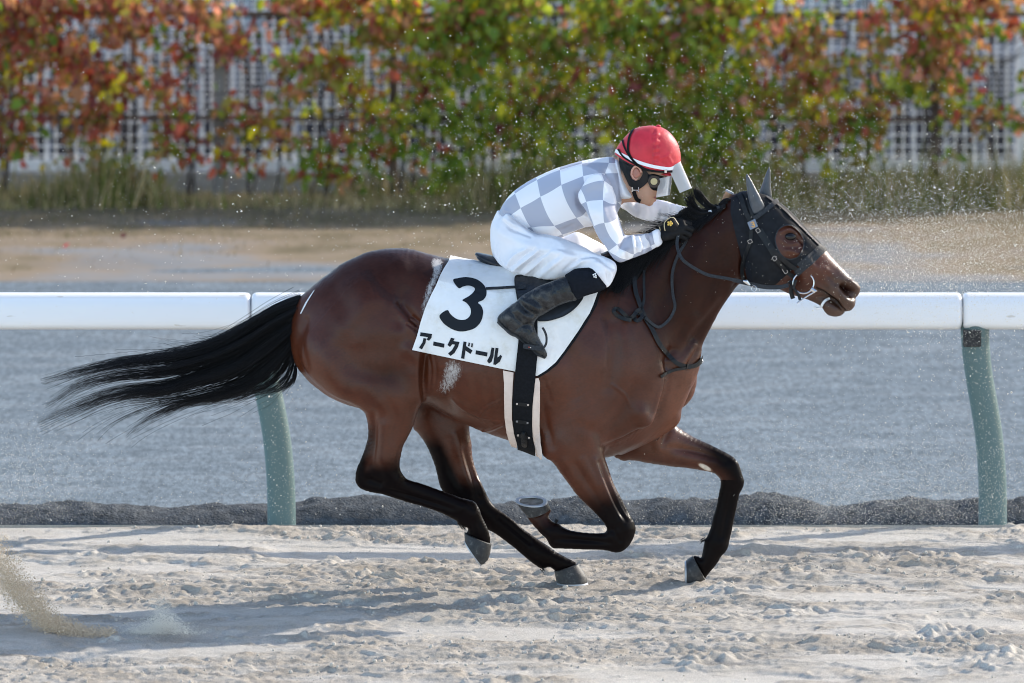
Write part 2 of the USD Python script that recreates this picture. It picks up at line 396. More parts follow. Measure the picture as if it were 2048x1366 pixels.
# dry verge: patchy straw and bare soil rising to the foot of the hedge
YH = ground_Y(425, GZ)                                          # foot of the hedge
verge_m = material('dry_verge', {'t': ('texture_coordinate', {}), 'mp': ('mapping', {'scale': (.8, 1.0, 1.0)}), 'n': ('noise_texture', {'scale': 3.0, 'detail': 7.0, 'roughness': .68}), 'a': ('attribute', {'attribute': 'bare'}), 'ad': ('math', {'math_type': 'add'}),
    'r': ('rgb_ramp', {'ramp': [(.28, (.17, .135, .08)), (.42, (.25, .195, .13)), (.58, (.26, .205, .15)), (.76, (.24, .215, .19)), (.95, (.225, .225, .225))]}), 'b': ('bump', {'strength': .6, 'distance': .03}), 'p': ('principled_bsdf', {'roughness': .95, 'specular_ior_level': .15})},
    [('t.object', 'mp.vector'), ('mp.vector', 'n.vector'), ('n.fac', 'ad.value1'), ('a.fac', 'ad.value2'), ('ad.value', 'r.fac'), ('r.color', 'p.base_color'), ('n.fac', 'b.height'), ('b.normal', 'p.normal')])
vx, vy = np.linspace(-12, 12, 260), np.linspace(Y1 - .25, YH + 1.2, 90)
VX, VY = np.meshgrid(vx, vy, indexing='ij')
qq = np.stack([VX, VY, 0 * VX], -1)
nzv = meshkit.fbm(qq * [.8, 2.2, 1], 4, 77)
tv = (VY - Y1) / (YH - Y1)
nzw = meshkit.fbm(qq * [1.0, 1.7, 1] + 31, 4, 78)
bare = np.clip(.13 - .55 * (tv - .28) + (nzw - .5) * 1.9, -.14, .40)
zv = GZ + .004 + .03 * np.clip((tv + (nzv - .5) * .6) / .3, 0, 1) + .05 * (nzv - .5) * np.clip(tv * 4, 0, 1)
zv[:, 0] = GZ - .02
obj('dry_verge', grid_mesh(vx, vy, zv), verge_m, smooth=True, kind='structure', attrs={'bare': bare.ravel()})
obj('yard', grid_mesh(np.linspace(-150, 150, 10), np.linspace(YH + 1.19, YH + 160, 10), np.full((10, 10), GZ + .02)), mottled('yard_tarmac', (.055,.055,.06), (.085,.085,.09), scale=3, rough=.9), smooth=False, kind='structure')
# low bank of dark soil behind the rail posts
bank_m = mottled('dark_soil', (.030,.036,.042), (.085,.095,.105), scale=26, rough=.95, bump=.8, bscale=90, bdist=.02, detail=6)
bx_, by_ = np.arange(-4.5, 4.5, .018), np.linspace(0, 1, 24)
BX, BT_ = np.meshgrid(bx_, by_, indexing='ij')
yb0 = EDGE + .36
hgt = .080 + .070 * (meshkit.fbm(np.stack([BX * 2.0, 0 * BX, 0 * BX], -1), 2, 55) - .45) + .035 * (meshkit.noise(np.stack([BX * 3.6, 0 * BX + 4, 0 * BX], -1), 8) - .5)
lump = meshkit.fbm(np.stack([BX * 14, BT_ * 5, 0 * BX], -1), 4, 12) - .5
zb = GZ - .02 + (hgt + .02) * np.sin(np.pi * BT_) ** .6 + .045 * lump * np.sin(np.pi * BT_)
vb, fb = grid_mesh(bx_, by_, zb); vb[:, 1] = yb0 + .42 * BT_.ravel() + .03 * (meshkit.fbm(np.stack([BX * 9, BT_ * 3, 0 * BX], -1), 3, 3).ravel() - .5)
obj('soil_bank', (vb, fb), bank_m, smooth=True, kind='structure')

# ------------------------------------------------------------------ running rail
rail = thing('running_rail', 'white plastic running rail on curved pale green posts behind the horse', 'rail')
RY = 1.95
zt, zb_ = P(1024, 585.5, RY)[2], P(1024, 658.5, RY)[2]
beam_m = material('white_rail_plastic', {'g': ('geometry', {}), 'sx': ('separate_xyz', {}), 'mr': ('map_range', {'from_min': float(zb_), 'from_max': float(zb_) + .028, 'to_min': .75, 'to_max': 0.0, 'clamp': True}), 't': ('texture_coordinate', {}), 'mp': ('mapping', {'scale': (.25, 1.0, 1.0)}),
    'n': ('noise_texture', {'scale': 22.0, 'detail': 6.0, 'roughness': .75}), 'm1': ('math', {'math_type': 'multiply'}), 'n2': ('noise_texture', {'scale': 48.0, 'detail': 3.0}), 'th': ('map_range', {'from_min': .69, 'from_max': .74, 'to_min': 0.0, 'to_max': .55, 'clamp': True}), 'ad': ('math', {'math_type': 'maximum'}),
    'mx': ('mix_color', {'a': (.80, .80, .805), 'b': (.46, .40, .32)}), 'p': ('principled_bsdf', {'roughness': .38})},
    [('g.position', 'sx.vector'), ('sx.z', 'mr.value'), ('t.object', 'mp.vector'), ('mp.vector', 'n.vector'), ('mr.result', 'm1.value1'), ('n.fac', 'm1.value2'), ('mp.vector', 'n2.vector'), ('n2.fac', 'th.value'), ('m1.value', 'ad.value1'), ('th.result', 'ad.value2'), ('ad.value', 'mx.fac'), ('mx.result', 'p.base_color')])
post_m = material('pale_green_post', {'t': ('texture_coordinate', {}), 'n': ('noise_texture', {'scale': 130.0, 'detail': 3.0, 'roughness': .6}), 'r': ('rgb_ramp', {'ramp': [(.62, (.088, .148, .150)), (.69, (.42, .41, .36))]}), 'p': ('principled_bsdf', {'roughness': .42})}, [('t.object', 'n.vector'), ('n.fac', 'r.fac'), ('r.color', 'p.base_color')])
def rounded_beam(x0, x1):
    hz_, hy = (zt - zb_) / 2, .075
    th = np.linspace(0, 2 * np.pi, 48, endpoint=False)
    ce, se = np.sign(np.cos(th)) * np.abs(np.cos(th))**.75, np.sign(np.sin(th)) * np.abs(np.sin(th))**.75
    ends = [(0, .80), (.003, .90), (.010, .97), (.022, 1.0)]
    sec = [(x0 + a, s) for a, s in ends] + [(x1 - a, s) for a, s in ends[::-1]]
    v = np.vstack([np.stack([np.full(48, x), RY + hy * s * ce, (zt + zb_) / 2 + hz_ * s * se], 1) for x, s in sec])
    f = []
    for k in range(len(sec) - 1):
        a, b = k * 48 + np.arange(48), (k + 1) * 48 + np.arange(48)
        f += [np.stack([a, b, np.roll(b, -1)], 1), np.stack([a, np.roll(b, -1), np.roll(a, -1)], 1)]
    n = len(v); v = np.vstack([v, [x0, RY, (zt + zb_) / 2], [x1, RY, (zt + zb_) / 2]])
    a = np.arange(48); b = (len(sec) - 1) * 48 + a
    f += [np.stack([np.roll(a, -1), np.full(48, n), a], 1), np.stack([b, np.full(48, n + 1), np.roll(b, -1)], 1)]
    return v, np.vstack(f)
j1, j2 = P(502.5, 620, RY)[0], P(1924, 620, RY)[0]
sp_ = j2 - j1
for a in (j1 - sp_, j1, j2):
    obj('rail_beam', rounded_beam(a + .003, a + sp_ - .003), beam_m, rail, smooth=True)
for a in (j1, j2):
    obj('beam_sleeve', tube([(a - .2, RY, (zt + zb_) / 2), (a + .2, RY, (zt + zb_) / 2)], .055, 20), plain('sleeve_grey', (.5,.5,.52), .5), rail, smooth=40)
    off = P(1924, 600, RY)[0] - a
    pl = np.array([(1949, 640), (1950, 668), (1953, 710), (1960, 760), (1970, 815), (1979, 870), (1985, 930), (1988, 1000), (1988, 1075)], float)
    w = P(pl[:, 0], pl[:, 1], RY); w[:, 0] -= off
    if a == j1: w[:, 0] -= .02
    w[:, 1] = RY + np.interp(np.arange(9), [0, 2, 5, 8], [0, .01, .07, .10])
    w[-1, 2] = GZ - .1
    wr = np.interp(np.arange(9), [0, 3, 8], [.062, .058, .061])
    wpts = spline(w, closed=False, n=6)
    p_ = obj('rail_post', tube(wpts, np.interp(np.linspace(0, 8, len(wpts)), np.arange(9), wr), 28), post_m, rail, smooth=40)
    if a == j2:
        c = P(1944, 676, RY - .052)
        obj('rubber_pad', box(c[0] - .038, c[0] + .038, RY - .075, RY - .03, c[2] - .036, c[2] + .036, .004), mottled('speckled_rubber', (.010,.010,.011), (.20,.19,.17), scale=220, rough=.8, ramp=(.5,.78)), p_, smooth=30)
# ------------------------------------------------------------------ hedge on its trellis, mesh fence and building behind
YF = YH + .30
def zat(py, Y): return float(P(1024, py, Y)[2])
def xat(px, Y): return float(P(px, 300, Y)[0])
r4 = np.random.default_rng(99)
trellis = thing('timber_trellis', 'weathered timber trellis of poles carrying the autumn climbers', 'trellis')
pole_m = mottled('dark_pole', (.085,.055,.042), (.16,.11,.085), scale=18, rough=.85, stretch=(.2, 1, 1))
post_w = mottled('grey_timber', (.16,.145,.13), (.27,.25,.23), scale=14, rough=.9, stretch=(1, 1, .2))
for py, r in ((28, .017), (237, .015)):
    xs_ = np.linspace(-5.6, 5.6, 40)
    obj('pole', tube(np.stack([xs_, np.full(40, YF - .03), zat(py, YF) + .006 * np.sin(xs_ * 2.1)], 1), r, 8), pole_m, trellis, smooth=40)
for px, r, m_ in ((440, .044, post_w), (-420, .044, post_w), (786, .030, pole_m), (1286, .026, pole_m), (1870, .030, pole_m), (2480, .044, post_w)):
    x = xat(px, YF)
    obj('upright', tube([(x, YF + .03, GZ - .05), (x + .004, YF + .03, .7), (x, YF + .03, 1.45)], [r, r * .97, r * .93], 12), m_, trellis, smooth=40)

fence = thing('mesh_fence', 'white steel mesh fence standing behind the climbers', 'fence')
white_steel = plain('white_steel', (.90,.90,.90), .45)
YM = YF + .85
zt_ = 1.9
k = 0
x = -4.7
while x < 4.7:
    w = .0062 if k % 3 else .0095
    obj('bar', box(x - w, x + w, YM - w, YM + w, .06, zt_), white_steel, fence, smooth=False)
    x += r4.choice([.062, .062, .066, .07]); k += 1
zz = [.11, .15, .19, .25, .32, .40] + list(np.arange(.46, 1.45, .038))
for z_ in zz:
    obj('wire', tube([(-4.75, YM - .014, z_), (4.75, YM - .014, z_)], .005, 6), white_steel, fence, smooth=40)
obj('bottom_rail', box(-4.75, 4.75, YM - .05, YM - .02, zat(342, YM), zat(318, YM), .006), white_steel, fence, smooth=False)
for px in (-60, 960, 2045):
    x = xat(px, YM); obj('fence_post', box(x - .036, x + .036, YM - .1, YM - .03, 0, zt_ + .05, .006), white_steel, fence, smooth=False)
kerb = thing('concrete_kerb', 'long grey concrete kerb under the white mesh fence', 'kerb')
obj('kerb', box(-60, 60, YM - .16, YM + .12, GZ - .1, zat(343, YM - .1), .01), mottled('old_concrete', (.34,.32,.29), (.46,.44,.41), scale=6, rough=.95), kerb, smooth=False)

bld = thing('grey_building', 'long dark grey panelled building with pale windows behind the fence', 'building')
YB = YF + 3.2
wall_m = mottled('grey_panel', (.032,.029,.037), (.055,.05,.06), scale=3, rough=.8)
rib_m = plain('pale_rib', (.30,.30,.33), .7)
obj('wall', box(-30, 30, YB, YB + 8, GZ - .1, 2.05), wall_m, bld, smooth=False)
glass_m = plain('pale_window', (.20,.26,.30), .12)
for i, px in enumerate(np.arange(-150, 2250, 62)):
    x = xat(px + r4.uniform(-8, 8), YB); obj('rib', box(x - .022, x + .022, YB - .03, YB + .01, GZ, .62 + r4.uniform(-.02, .02)), rib_m, bld, smooth=False)
obj('sill_band', box(-30, 30, YB - .06, YB + .01, .64, .72, .008), rib_m, bld, smooth=False)
for px in (60, 200, 340, 480, 620, 760, 900, 1040, 1180, 1320, 1460, 1600, 1740, 1880, 2020):
    x = xat(px, YB)
    wf = obj('window', box(x - .17, x + .17, YB - .045, YB + .01, .80, 1.8), rib_m, bld, smooth=False)
    for s_ in (-1, 1):
        obj('pane', box(x + s_ * .082 - .07, x + s_ * .082 + .07, YB - .052, YB - .04, .84, 1.76), glass_m, wf, smooth=False)

leaf_m = material('autumn_leaf', {'a': ('attribute', {'attribute': 'Col'}), 'p': ('principled_bsdf', {'roughness': .5, 'specular_ior_level': .35}), 'tr': ('translucent_bsdf', {}), 'h': ('hsv', {'saturation': 1.1, 'value': 1.55}), 'mx': ('mix_closure', {'fac': .5})},
    [('a.color', 'p.base_color'), ('a.color', 'h.color'), ('h.color', 'tr.color'), ('p.BSDF', 'mx.closure1'), ('tr.BSDF', 'mx.closure2')], surface='mx.closure')
stem_m = mottled('climber_stem', (.040,.030,.026), (.085,.065,.055), scale=20, rough=.9)
PAL = dict(red=(.40,.11,.07), maroon=(.25,.075,.07), orange=(.50,.25,.12), pink=(.58,.27,.19), olive=(.30,.25,.06), green=(.17,.26,.04), lime=(.36,.41,.06), yellow=(.70,.60,.05), brown=(.30,.15,.08))
LEAF2 = np.array([(0,0),(.34,.16),(.46,.42),(.30,.72),(0,1.0),(-.30,.72),(-.46,.42),(-.34,.16)])
LEAF = np.concatenate([LEAF2, [[0,.45]]]); LEAFZ = np.array([0,.10,.15,.09,-.04,.09,.15,.10,0])
LF = np.array([(8, i, (i + 1) % 8) for i in range(8)])
def leaves(pos, size, cols, r):
    n = len(pos)
    # hang outwards and down, facing roughly the track
    d = np.stack([r.normal(0, .55, n), r.normal(-.25, .45, n), r.normal(-.75, .5, n)], 1); d /= np.linalg.norm(d, axis=1, keepdims=True)
    nn = np.stack([r.normal(0, .6, n), r.normal(-1, .5, n), r.normal(.35, .5, n)], 1)
    s = np.cross(d, nn); s /= np.linalg.norm(s, axis=1, keepdims=True); nn = np.cross(s, d)
    wd = r.uniform(.5, .8, n)
    v = pos[:, None] + size[:, None, None] * (LEAF[None, :, 0:1] * wd[:, None, None] * s[:, None] + LEAF[None, :, 1:2] * d[:, None] + LEAFZ[None, :, None] * nn[:, None])
    f = LF[None] + (np.arange(n) * 9)[:, None, None]
    return v.reshape(-1, 3), f.reshape(-1, 3), np.repeat(cols, 9, 0)
def palette(px, py, r):
    t = np.clip(py / 350, 0, 1)
    if px < 470: w = dict(red=.19, maroon=.14, orange=.22, brown=.08, olive=.19, green=.11, yellow=.04, pink=.06)
    elif px < 800: w = dict(orange=.24, red=.14, olive=.20, green=.17, lime=.10, yellow=.09, maroon=.06, pink=.04)
    elif px < 1500: w = dict(green=.38, olive=.22, lime=.24, orange=.06, red=.04, maroon=.03, yellow=.05, pink=.02)
    else: w = dict(orange=.22, olive=.28, green=.20, red=.09, lime=.09, maroon=.04, yellow=.04, pink=.07)
    w = dict(w)
    for k_, a_ in (('green', .5 + 1.1 * t), ('olive', .8 + .5 * t), ('orange', 1.35 - .8 * t), ('pink', 2.0 - 1.8 * t), ('red', 1.25 - .4 * t)): w[k_] *= a_
    if 560 < px < 800 and t > .55: w['green'] *= 2.5
    ks = list(w); p = np.array([w[k_] for k_ in ks]); return ks, p / p.sum()
labels = [
 (-110, 'crimson climber leaning past the left edge behind the rail'), (15, 'dark red climber at the far left end of the trellis'), (160, 'maroon and orange climber on a thin black stem near the left end'), (258, 'red leaved climber just left of the two dark stems'),
 (372, 'orange and red climber beside the thick grey trellis post'), (505, 'yellow flecked climber right of the thick grey trellis post'), (650, 'green and rust climber above the horse rump'), (800, 'bushy green climber with yellow clump behind the saddle cloth'),
 (950, 'dense green climber behind the back of the jockey'), (1100, 'tall olive climber just left of the red cap'), (1290, 'thick green climber directly behind the red cap'), (1440, 'leafy green climber above the whip butt and horse ears'),
 (1600, 'orange topped climber above the horse muzzle'), (1730, 'thin olive and red climber with white mesh showing through'), (1862, 'rusty climber on a dark upright stem near the right end'), (2000, 'sparse mixed climber by the white post at right'), (2150, 'pale orange climber leaning past the right edge')]
for i, (px0, lab) in enumerate(labels):
    r = np.random.default_rng(500 + i)
    plant = thing('autumn_climber', lab, 'climber', 'autumn climbers on the trellis')
    x0 = xat(px0, YF)
    sv_, sf_, no = [], [], 0
    for b in range(int(r.integers(2, 4))):
        xs_ = x0 + r.normal(0, .06) * (b > 0)
        zz_ = np.linspace(GZ - .03, 1.42, 12)
        m_ = tube(np.stack([xs_ + np.cumsum(r.normal(0, .022, 12)), YF - .03 + np.cumsum(r.normal(0, .008, 12)), zz_], 1), np.linspace(.011 if b == 0 else .007, .005, 12), 7)
        sv_.append(m_.vertices); sf_.append(m_.faces + no); no += len(m_.vertices)
    for b in range(14):                                    # side shoots
        z_ = r.uniform(.25, 1.35); sd = r.choice([-1, 1]); n_ = 6; L_ = r.uniform(.12, .4)
        m_ = tube(np.stack([x0 + sd * np.linspace(0, L_, n_), YF - .03 - np.linspace(0, r.uniform(-.02, .12), n_), z_ + np.linspace(0, r.uniform(-.05, .16), n_) + r.normal(0, .012, n_)], 1), np.linspace(.005, .0025, n_), 5)
        sv_.append(m_.vertices); sf_.append(m_.faces + no); no += len(m_.vertices)
    obj('stem', (np.vstack(sv_), np.vstack(sf_)), stem_m, plant, smooth=40)
    dens = np.interp(px0, [-110, 160, 372, 505, 650, 800, 950, 1290, 1440, 1600, 1730, 1862, 2000, 2150], [.9, 1.0, .85, .7, .9, .95, 1.25, 1.45, 1.3, 1.05, .8, .85, .65, .7])
    pos, siz, col = [], [], []
    for c in range(int(190 * dens)):
        cpx = px0 + r.normal(0, 62); cpy = r.uniform(-40, 385) if r.random() < .8 else r.uniform(-40, 120)
        hole = meshkit.fbm(np.array([[cpx / 58, cpy / 46, 3.3]]), 3, 17)[0]
        if hole < .50 - .18 * (dens - .9): continue
        if cpy > 255 and r.random() < (.62 if px0 < 560 or px0 > 1560 else .3): continue
        ks, pw = palette(cpx, max(cpy, 0), r)
        main = r.choice(ks, p=pw)
        n_ = int(r.integers(6, 15))
        for _ in range(n_):
            a_, b_ = cpx + r.normal(0, 20), cpy + r.normal(0, 15)
            k_ = main if r.random() < .6 else r.choice(ks, p=pw)
            Y_ = YF - .02 + r.normal(-.06, .10)
            pos.append(P(a_, b_, Y_)); siz.append(np.clip(r.normal(.059, .019), .025, .115) * (1.15 if k_ in ('yellow', 'lime') else 1))
            col.append(np.array(PAL[k_]) * r.uniform(.65, 1.3))
    v, f, cc = leaves(np.array(pos), np.array(siz), np.array(col), r)
    obj('foliage', (v, f), leaf_m, plant, smooth=False, color=cc, kind='stuff')

# rank weeds along the hedge foot, short straw on the verge
grass_m = material('grass_blade', {'a': ('attribute', {'attribute': 'Col'}), 'p': ('principled_bsdf', {'roughness': .7, 'specular_ior_level': .2}), 'tr': ('translucent_bsdf', {}), 'mx': ('mix_closure', {'fac': .3})}, [('a.color', 'p.base_color'), ('a.color', 'tr.color'), ('p.BSDF', 'mx.closure1'), ('tr.BSDF', 'mx.closure2')], surface='mx.closure')
def blades(base, L, lean, w, col, r):
    n = len(base); t = np.array([0, .5, 1.0])
    a = r.uniform(0, 6.28, n); dirx = np.stack([np.cos(a), np.sin(a) * .6, 0 * a], 1)
    c = base[:, None] + (t[None, :, None]**1.5) * (lean * L)[:, None, None] * dirx[:, None] + t[None, :, None] * np.array([0, 0, 1.0]) * (L * np.sqrt(np.clip(1 - lean**2, .02, 1)))[:, None, None]
    s = np.stack([np.cos(a + 1.57), .3 * np.sin(a + 1.57), 0 * a], 1); s /= np.linalg.norm(s, axis=1, keepdims=True)
    hw = np.array([1, .7, .06])[None, :, None] * w[:, None, None] / 2
    v = np.stack([c - s[:, None] * hw, c + s[:, None] * hw], 2).reshape(-1, 3)
    k_ = (np.arange(n) * 6)[:, None, None]
    f = (np.array([(0,1,3),(0,3,2),(2,3,5),(2,5,4)])[None] + k_).reshape(-1, 3)
    return v, f, np.repeat(col, 6, 0)
r = np.random.default_rng(4)
n = 17000
bx = r.uniform(-4.2, 4.2, n); by = YH + r.normal(.12, .16, n)
cl = meshkit.fbm(np.stack([bx * 1.6, by, 0 * bx], 1), 3, 40)
Lh = np.clip(r.normal(.13, .06, n) * np.clip(cl * 5 - 1.4, .55, 2.8), .04, .5)
wc = np.where(r.random((n, 1)) < (.35 + 1.2 * (cl - .5))[:, None], np.array([[.24,.25,.07]]), np.where(r.random((n, 1)) < .5, np.array([[.52,.42,.19]]), np.array([[.64,.48,.27]]))) * r.uniform(.5, 1.25, (n, 1))
v, f, cc = blades(np.stack([bx, by, np.full(n, GZ + .01)], 1), Lh, r.uniform(.1, .8, n), r.uniform(.006, .016, n), wc, r)
obj('tall_weeds', (v, f), grass_m, None, smooth=False, color=cc, kind='stuff', label='rank olive and straw weeds along the foot of the trellis', category='weeds')
n = 26000
bx = r.uniform(-4.2, 4.2, n); ty = r.beta(1.6, 1.2, n); by = Y1 + .05 + ty * (YH - Y1)
nzb = meshkit.fbm(np.stack([bx * .8, by * 2.2, 0 * bx], 1), 4, 77)
keep = r.random(n) < np.clip((ty - .08 + (nzb - .5) * 1.1) * 1.9, .02, 1)
bx, by, ty = bx[keep], by[keep], ty[keep]; n = len(bx)
wc = np.where(r.random((n, 1)) < (.12 + .3 * ty)[:, None], np.array([[.25,.22,.10]]), np.where(r.random((n, 1)) < .5, np.array([[.40,.30,.19]]), np.array([[.30,.23,.15]]))) * r.uniform(.55, 1.25, (n, 1))
v, f, cc = blades(np.stack([bx, by, np.full(n, GZ + .012)], 1), np.clip(r.normal(.045, .018, n), .015, .11), r.uniform(.5, .98, n), r.uniform(.004, .010, n), wc, r)
obj('dry_grass', (v, f), grass_m, None, smooth=False, color=cc, kind='stuff', label='short dry straw coloured grass on the verge behind the rail', category='grass')
for px, py, c, lab in ((133, 499, (.50,.08,.10), 'bright pink red fallen leaf lying on the verge at left'), (246, 479, (.10,.02,.025), 'dark maroon fallen leaf on the verge below the trellis')):
    Yl = ground_Y(py, GZ + .03)
    v, f, cc = leaves(np.array([[xat(px, Yl), Yl, GZ + .05]]), np.array([.075]), np.array([c]), np.random.default_rng(px))
    v = (v - v.mean(0)) * [1.0, 1.0, .45] + [float(P(px, py, Yl)[0]), Yl, GZ + .055]
    obj('fallen_leaf', (v, f), leaf_m, None, smooth=False, color=cc, label=lab, category='leaf')
# ------------------------------------------------------------------ the racehorse
H = 0.005
TRUNK = [(597,600),(617,580),(637,562),(662,544),(687,526),(712,514),(737,504),(762,499),(787,497),(812,497),(837,502),(862,509),(899,518),(960,529),(1040,534),(1120,526),(1190,512),(1235,500),
         (1285,520),(1335,585),(1368,650),(1384,710),(1382,760),(1372,800),(1350,838),(1318,862),(1289,884),(1261,898),(1236,908),(1211,914),(1150,916),(1087,905),(1050,892),(1017,880),(990,871),(960,860),(932,847),(910,836),(887,822),(862,806),
         (830,802),(790,818),(750,822),(719,814),(702,809),(682,802),(657,791),(637,777),(617,760),(599,740),(589,722),(583,700),(581,680),(581,662),(584,640)]
HIND_NEAR = [(640,640),(720,560),(800,590),(838,660),(850,725),(846,780),(836,820),(826,852),(815,875),(806,892),(801,912),(799,928),(802,942),(810,954),(820,960),(840,966),(865,975),(890,984),(917,994),(937,999),(950,1004),(958,1016),(963,1030),(970,1045),(977,1061),(981,1080),
             (977,1090),(955,1085),(936,1075),(930,1068),(936,1061),(934,1055),(917,1049),(913,1042),(900,1035),(885,1027),(865,1019),(840,1011),(815,1004),(790,996),(765,988),(740,984),(722,977),(712,964),(712,951),(716,935),(724,917),(731,897),(736,877),(737,857),(734,835),(726,819),(700,803),(650,780),(612,740),(605,690)]
HIND_FAR = [(850,740),(915,730),(945,790),(940,840),(939,865),(943,887),(945,912),(950,932),(958,955),(967,975),(978,997),(990,1012),(1010,1027),(1030,1042),(1050,1060),(1075,1077),(1097,1092),(1115,1105),(1135,1116),(1153,1126),
            (1150,1136),(1128,1145),(1112,1143),(1107,1138),(1098,1134),(1090,1136),(1079,1135),(1061,1122),(1040,1105),(1015,1085),(995,1070),(974,1058),(950,1044),(925,1032),(903,1012),(890,990),(881,972),(875,950),(867,922),(857,897),(847,880),(836,865),(826,850),(825,790)]
FORE_NEAR = [(1120,780),(1180,770),(1215,830),(1210,880),(1208,905),(1212,920),(1217,935),(1222,950),(1227,965),(1235,982),(1242,995),(1250,1010),(1256,1022),(1263,1035),(1269,1047),(1271,1060),(1267,1075),(1260,1088),(1250,1098),(1242,1103),(1230,1104),(1217,1101),(1200,1099),(1175,1099),(1150,1098),(1125,1097),(1107,1096),(1099,1089),(1095,1080),(1087,1070),(1072,1055),(1058,1038),
             (1056,1030),(1075,1022),(1094,1016),(1102,1020),(1097,1031),(1101,1039),(1110,1045),(1118,1047),(1125,1053),(1135,1058),(1150,1062),(1175,1065),(1195,1066),(1209,1065),(1214,1057),(1205,1042),(1190,1025),(1172,1007),(1155,990),(1140,970),(1125,950),(1112,932),(1103,922),(1093,917),(1085,908),(1083,890),(1090,830)]
FORE_FAR = [(1240,850),(1330,835),(1356,853),(1374,865),(1391,875),(1410,884),(1435,896),(1457,908),(1467,914),(1475,923),(1480,935),(1485,950),(1488,962),(1486,975),(1480,987),(1476,1003),(1472,1022),(1467,1045),(1463,1065),(1459,1080),(1456,1094),(1450,1103),(1442,1112),(1435,1125),(1425,1138),(1415,1150),(1409,1158),
            (1398,1150),(1388,1130),(1384,1114),(1396,1112),(1402,1115),(1406,1102),(1409,1086),(1409,1080),(1413,1075),(1420,1060),(1427,1035),(1434,1010),(1439,985),(1442,965),(1437,953),(1425,945),(1400,940),(1375,936),(1345,933),(1320,930),(1295,926),(1275,922),(1258,920),(1248,921),(1238,917),(1228,905)]
NECK = [(1190,600),(1215,545),(1235,500),(1290,472),(1340,452),(1380,438),(1420,424),(1450,408),(1485,400),(1505,430),(1500,500),(1487,548),(1472,573),(1455,597),(1440,620),(1424,650),(1411,675),(1404,692),(1401,712),(1396,738),(1370,770),(1300,770),(1225,700)]
HEAD = [(1465,402),(1480,392),(1496,387),(1517,389),(1530,392),(1545,399),(1560,408),(1575,420),(1590,435),(1605,451),(1620,467),(1635,482),(1650,497),(1662,511),(1677,527),(1692,542),(1705,556),(1715,565),(1719,572),(1720,580),(1717,589),(1711,596),(1711,605),(1706,614),(1697,621),(1686,620),(1676,611),(1664,601),(1650,594),(1636,590),(1620,592),(1608,594),(1595,591),(1577,586),(1562,579),(1545,570),(1520,570),(1502,567),(1488,555),(1474,530),(1464,470)]
JAW = [(1590,560),(1612,570),(1630,578),(1644,586),(1656,594),(1670,602),(1681,612),(1687,622),(1684,629),(1671,632),(1657,629),(1649,621),(1644,613),(1632,606),(1615,598),(1597,591),(1580,580)]
SHOULDER = [(1340,722),(1335,765),(1324,800),(1311,832),(1288,858),(1252,880),(1208,895),(1150,912),(1092,902),(1086,830),(1096,740),(1135,640),(1185,575),(1240,560),(1298,615),(1330,670)]
BREAST_UP = [(1330,730),(1392,728),(1394,752),(1391,775),(1384,795),(1366,815),(1340,822),(1318,800)]
BREAST_LOW = [(1300,830),(1335,805),(1358,818),(1361,838),(1352,853),(1334,866),(1295,886),(1262,900),(1240,907),(1250,875)]
parts = dict(
    trunk=Part(TRUNK, 0.0, [(640,640,.92),(780,640,.88),(1000,680,.86),(1200,700,.72),(1330,700,.62),(1380,760,.55)]),
    shoulder=Part(SHOULDER, -0.10, .62),
    breast_up=Part(BREAST_UP, 0.10, 1.2), breast_low=Part(BREAST_LOW, 0.02, 1.0),
    neck=Part(NECK, 0.0, [(1250,560,.62),(1300,660,.62),(1400,500,.5),(1480,450,.55),(1470,560,.5)]),
    head=Part(HEAD, 0.0, [(1480,450,.60),(1560,470,.66),(1540,550,.58),(1630,540,.72),(1695,590,.95)]),
    jaw=Part(JAW, 0.0, [(1600,575,.8),(1670,615,1.05)]),
    hind_near=Part(HIND_NEAR, [(720,660,-.13),(790,760,-.165),(770,880,-.15),(740,960,-.12),(860,990,-.11),(960,1060,-.10)], [(720,650,.75),(800,760,.62),(770,880,.68),(730,950,.55),(850,985,.6),(955,1020,.72),(960,1070,.8)]),
    hind_far=Part(HIND_FAR, [(890,780,.13),(910,900,.12),(930,990,.11),(1050,1080,.11),(1120,1125,.11)], [(890,780,.75),(900,880,.68),(930,990,.55),(1030,1070,.6),(1120,1125,.75)]),
    fore_near=Part(FORE_NEAR, [(1150,830,-.15),(1180,960,-.15),(1240,1070,-.15),(1100,1070,-.14)], [(1150,830,.7),(1180,950,.72),(1245,1060,.72),(1160,1080,.6),(1090,1060,.75),(1075,1030,.8)]),
    fore_far=Part(FORE_FAR, [(1290,880,.12),(1400,910,.14),(1470,960,.14),(1400,1140,.14)], [(1290,880,.75),(1380,905,.72),(1465,945,.72),(1455,1020,.6),(1440,1085,.72),(1400,1130,.8)]),
)
names = list(parts)
hv, hf = inflate([parts[n] for n in names], H, k=[.03, .035, .02, .02, .05, .05, .012, .045, .04, .03, .03])
hv, hf = biggest(hv, hf)
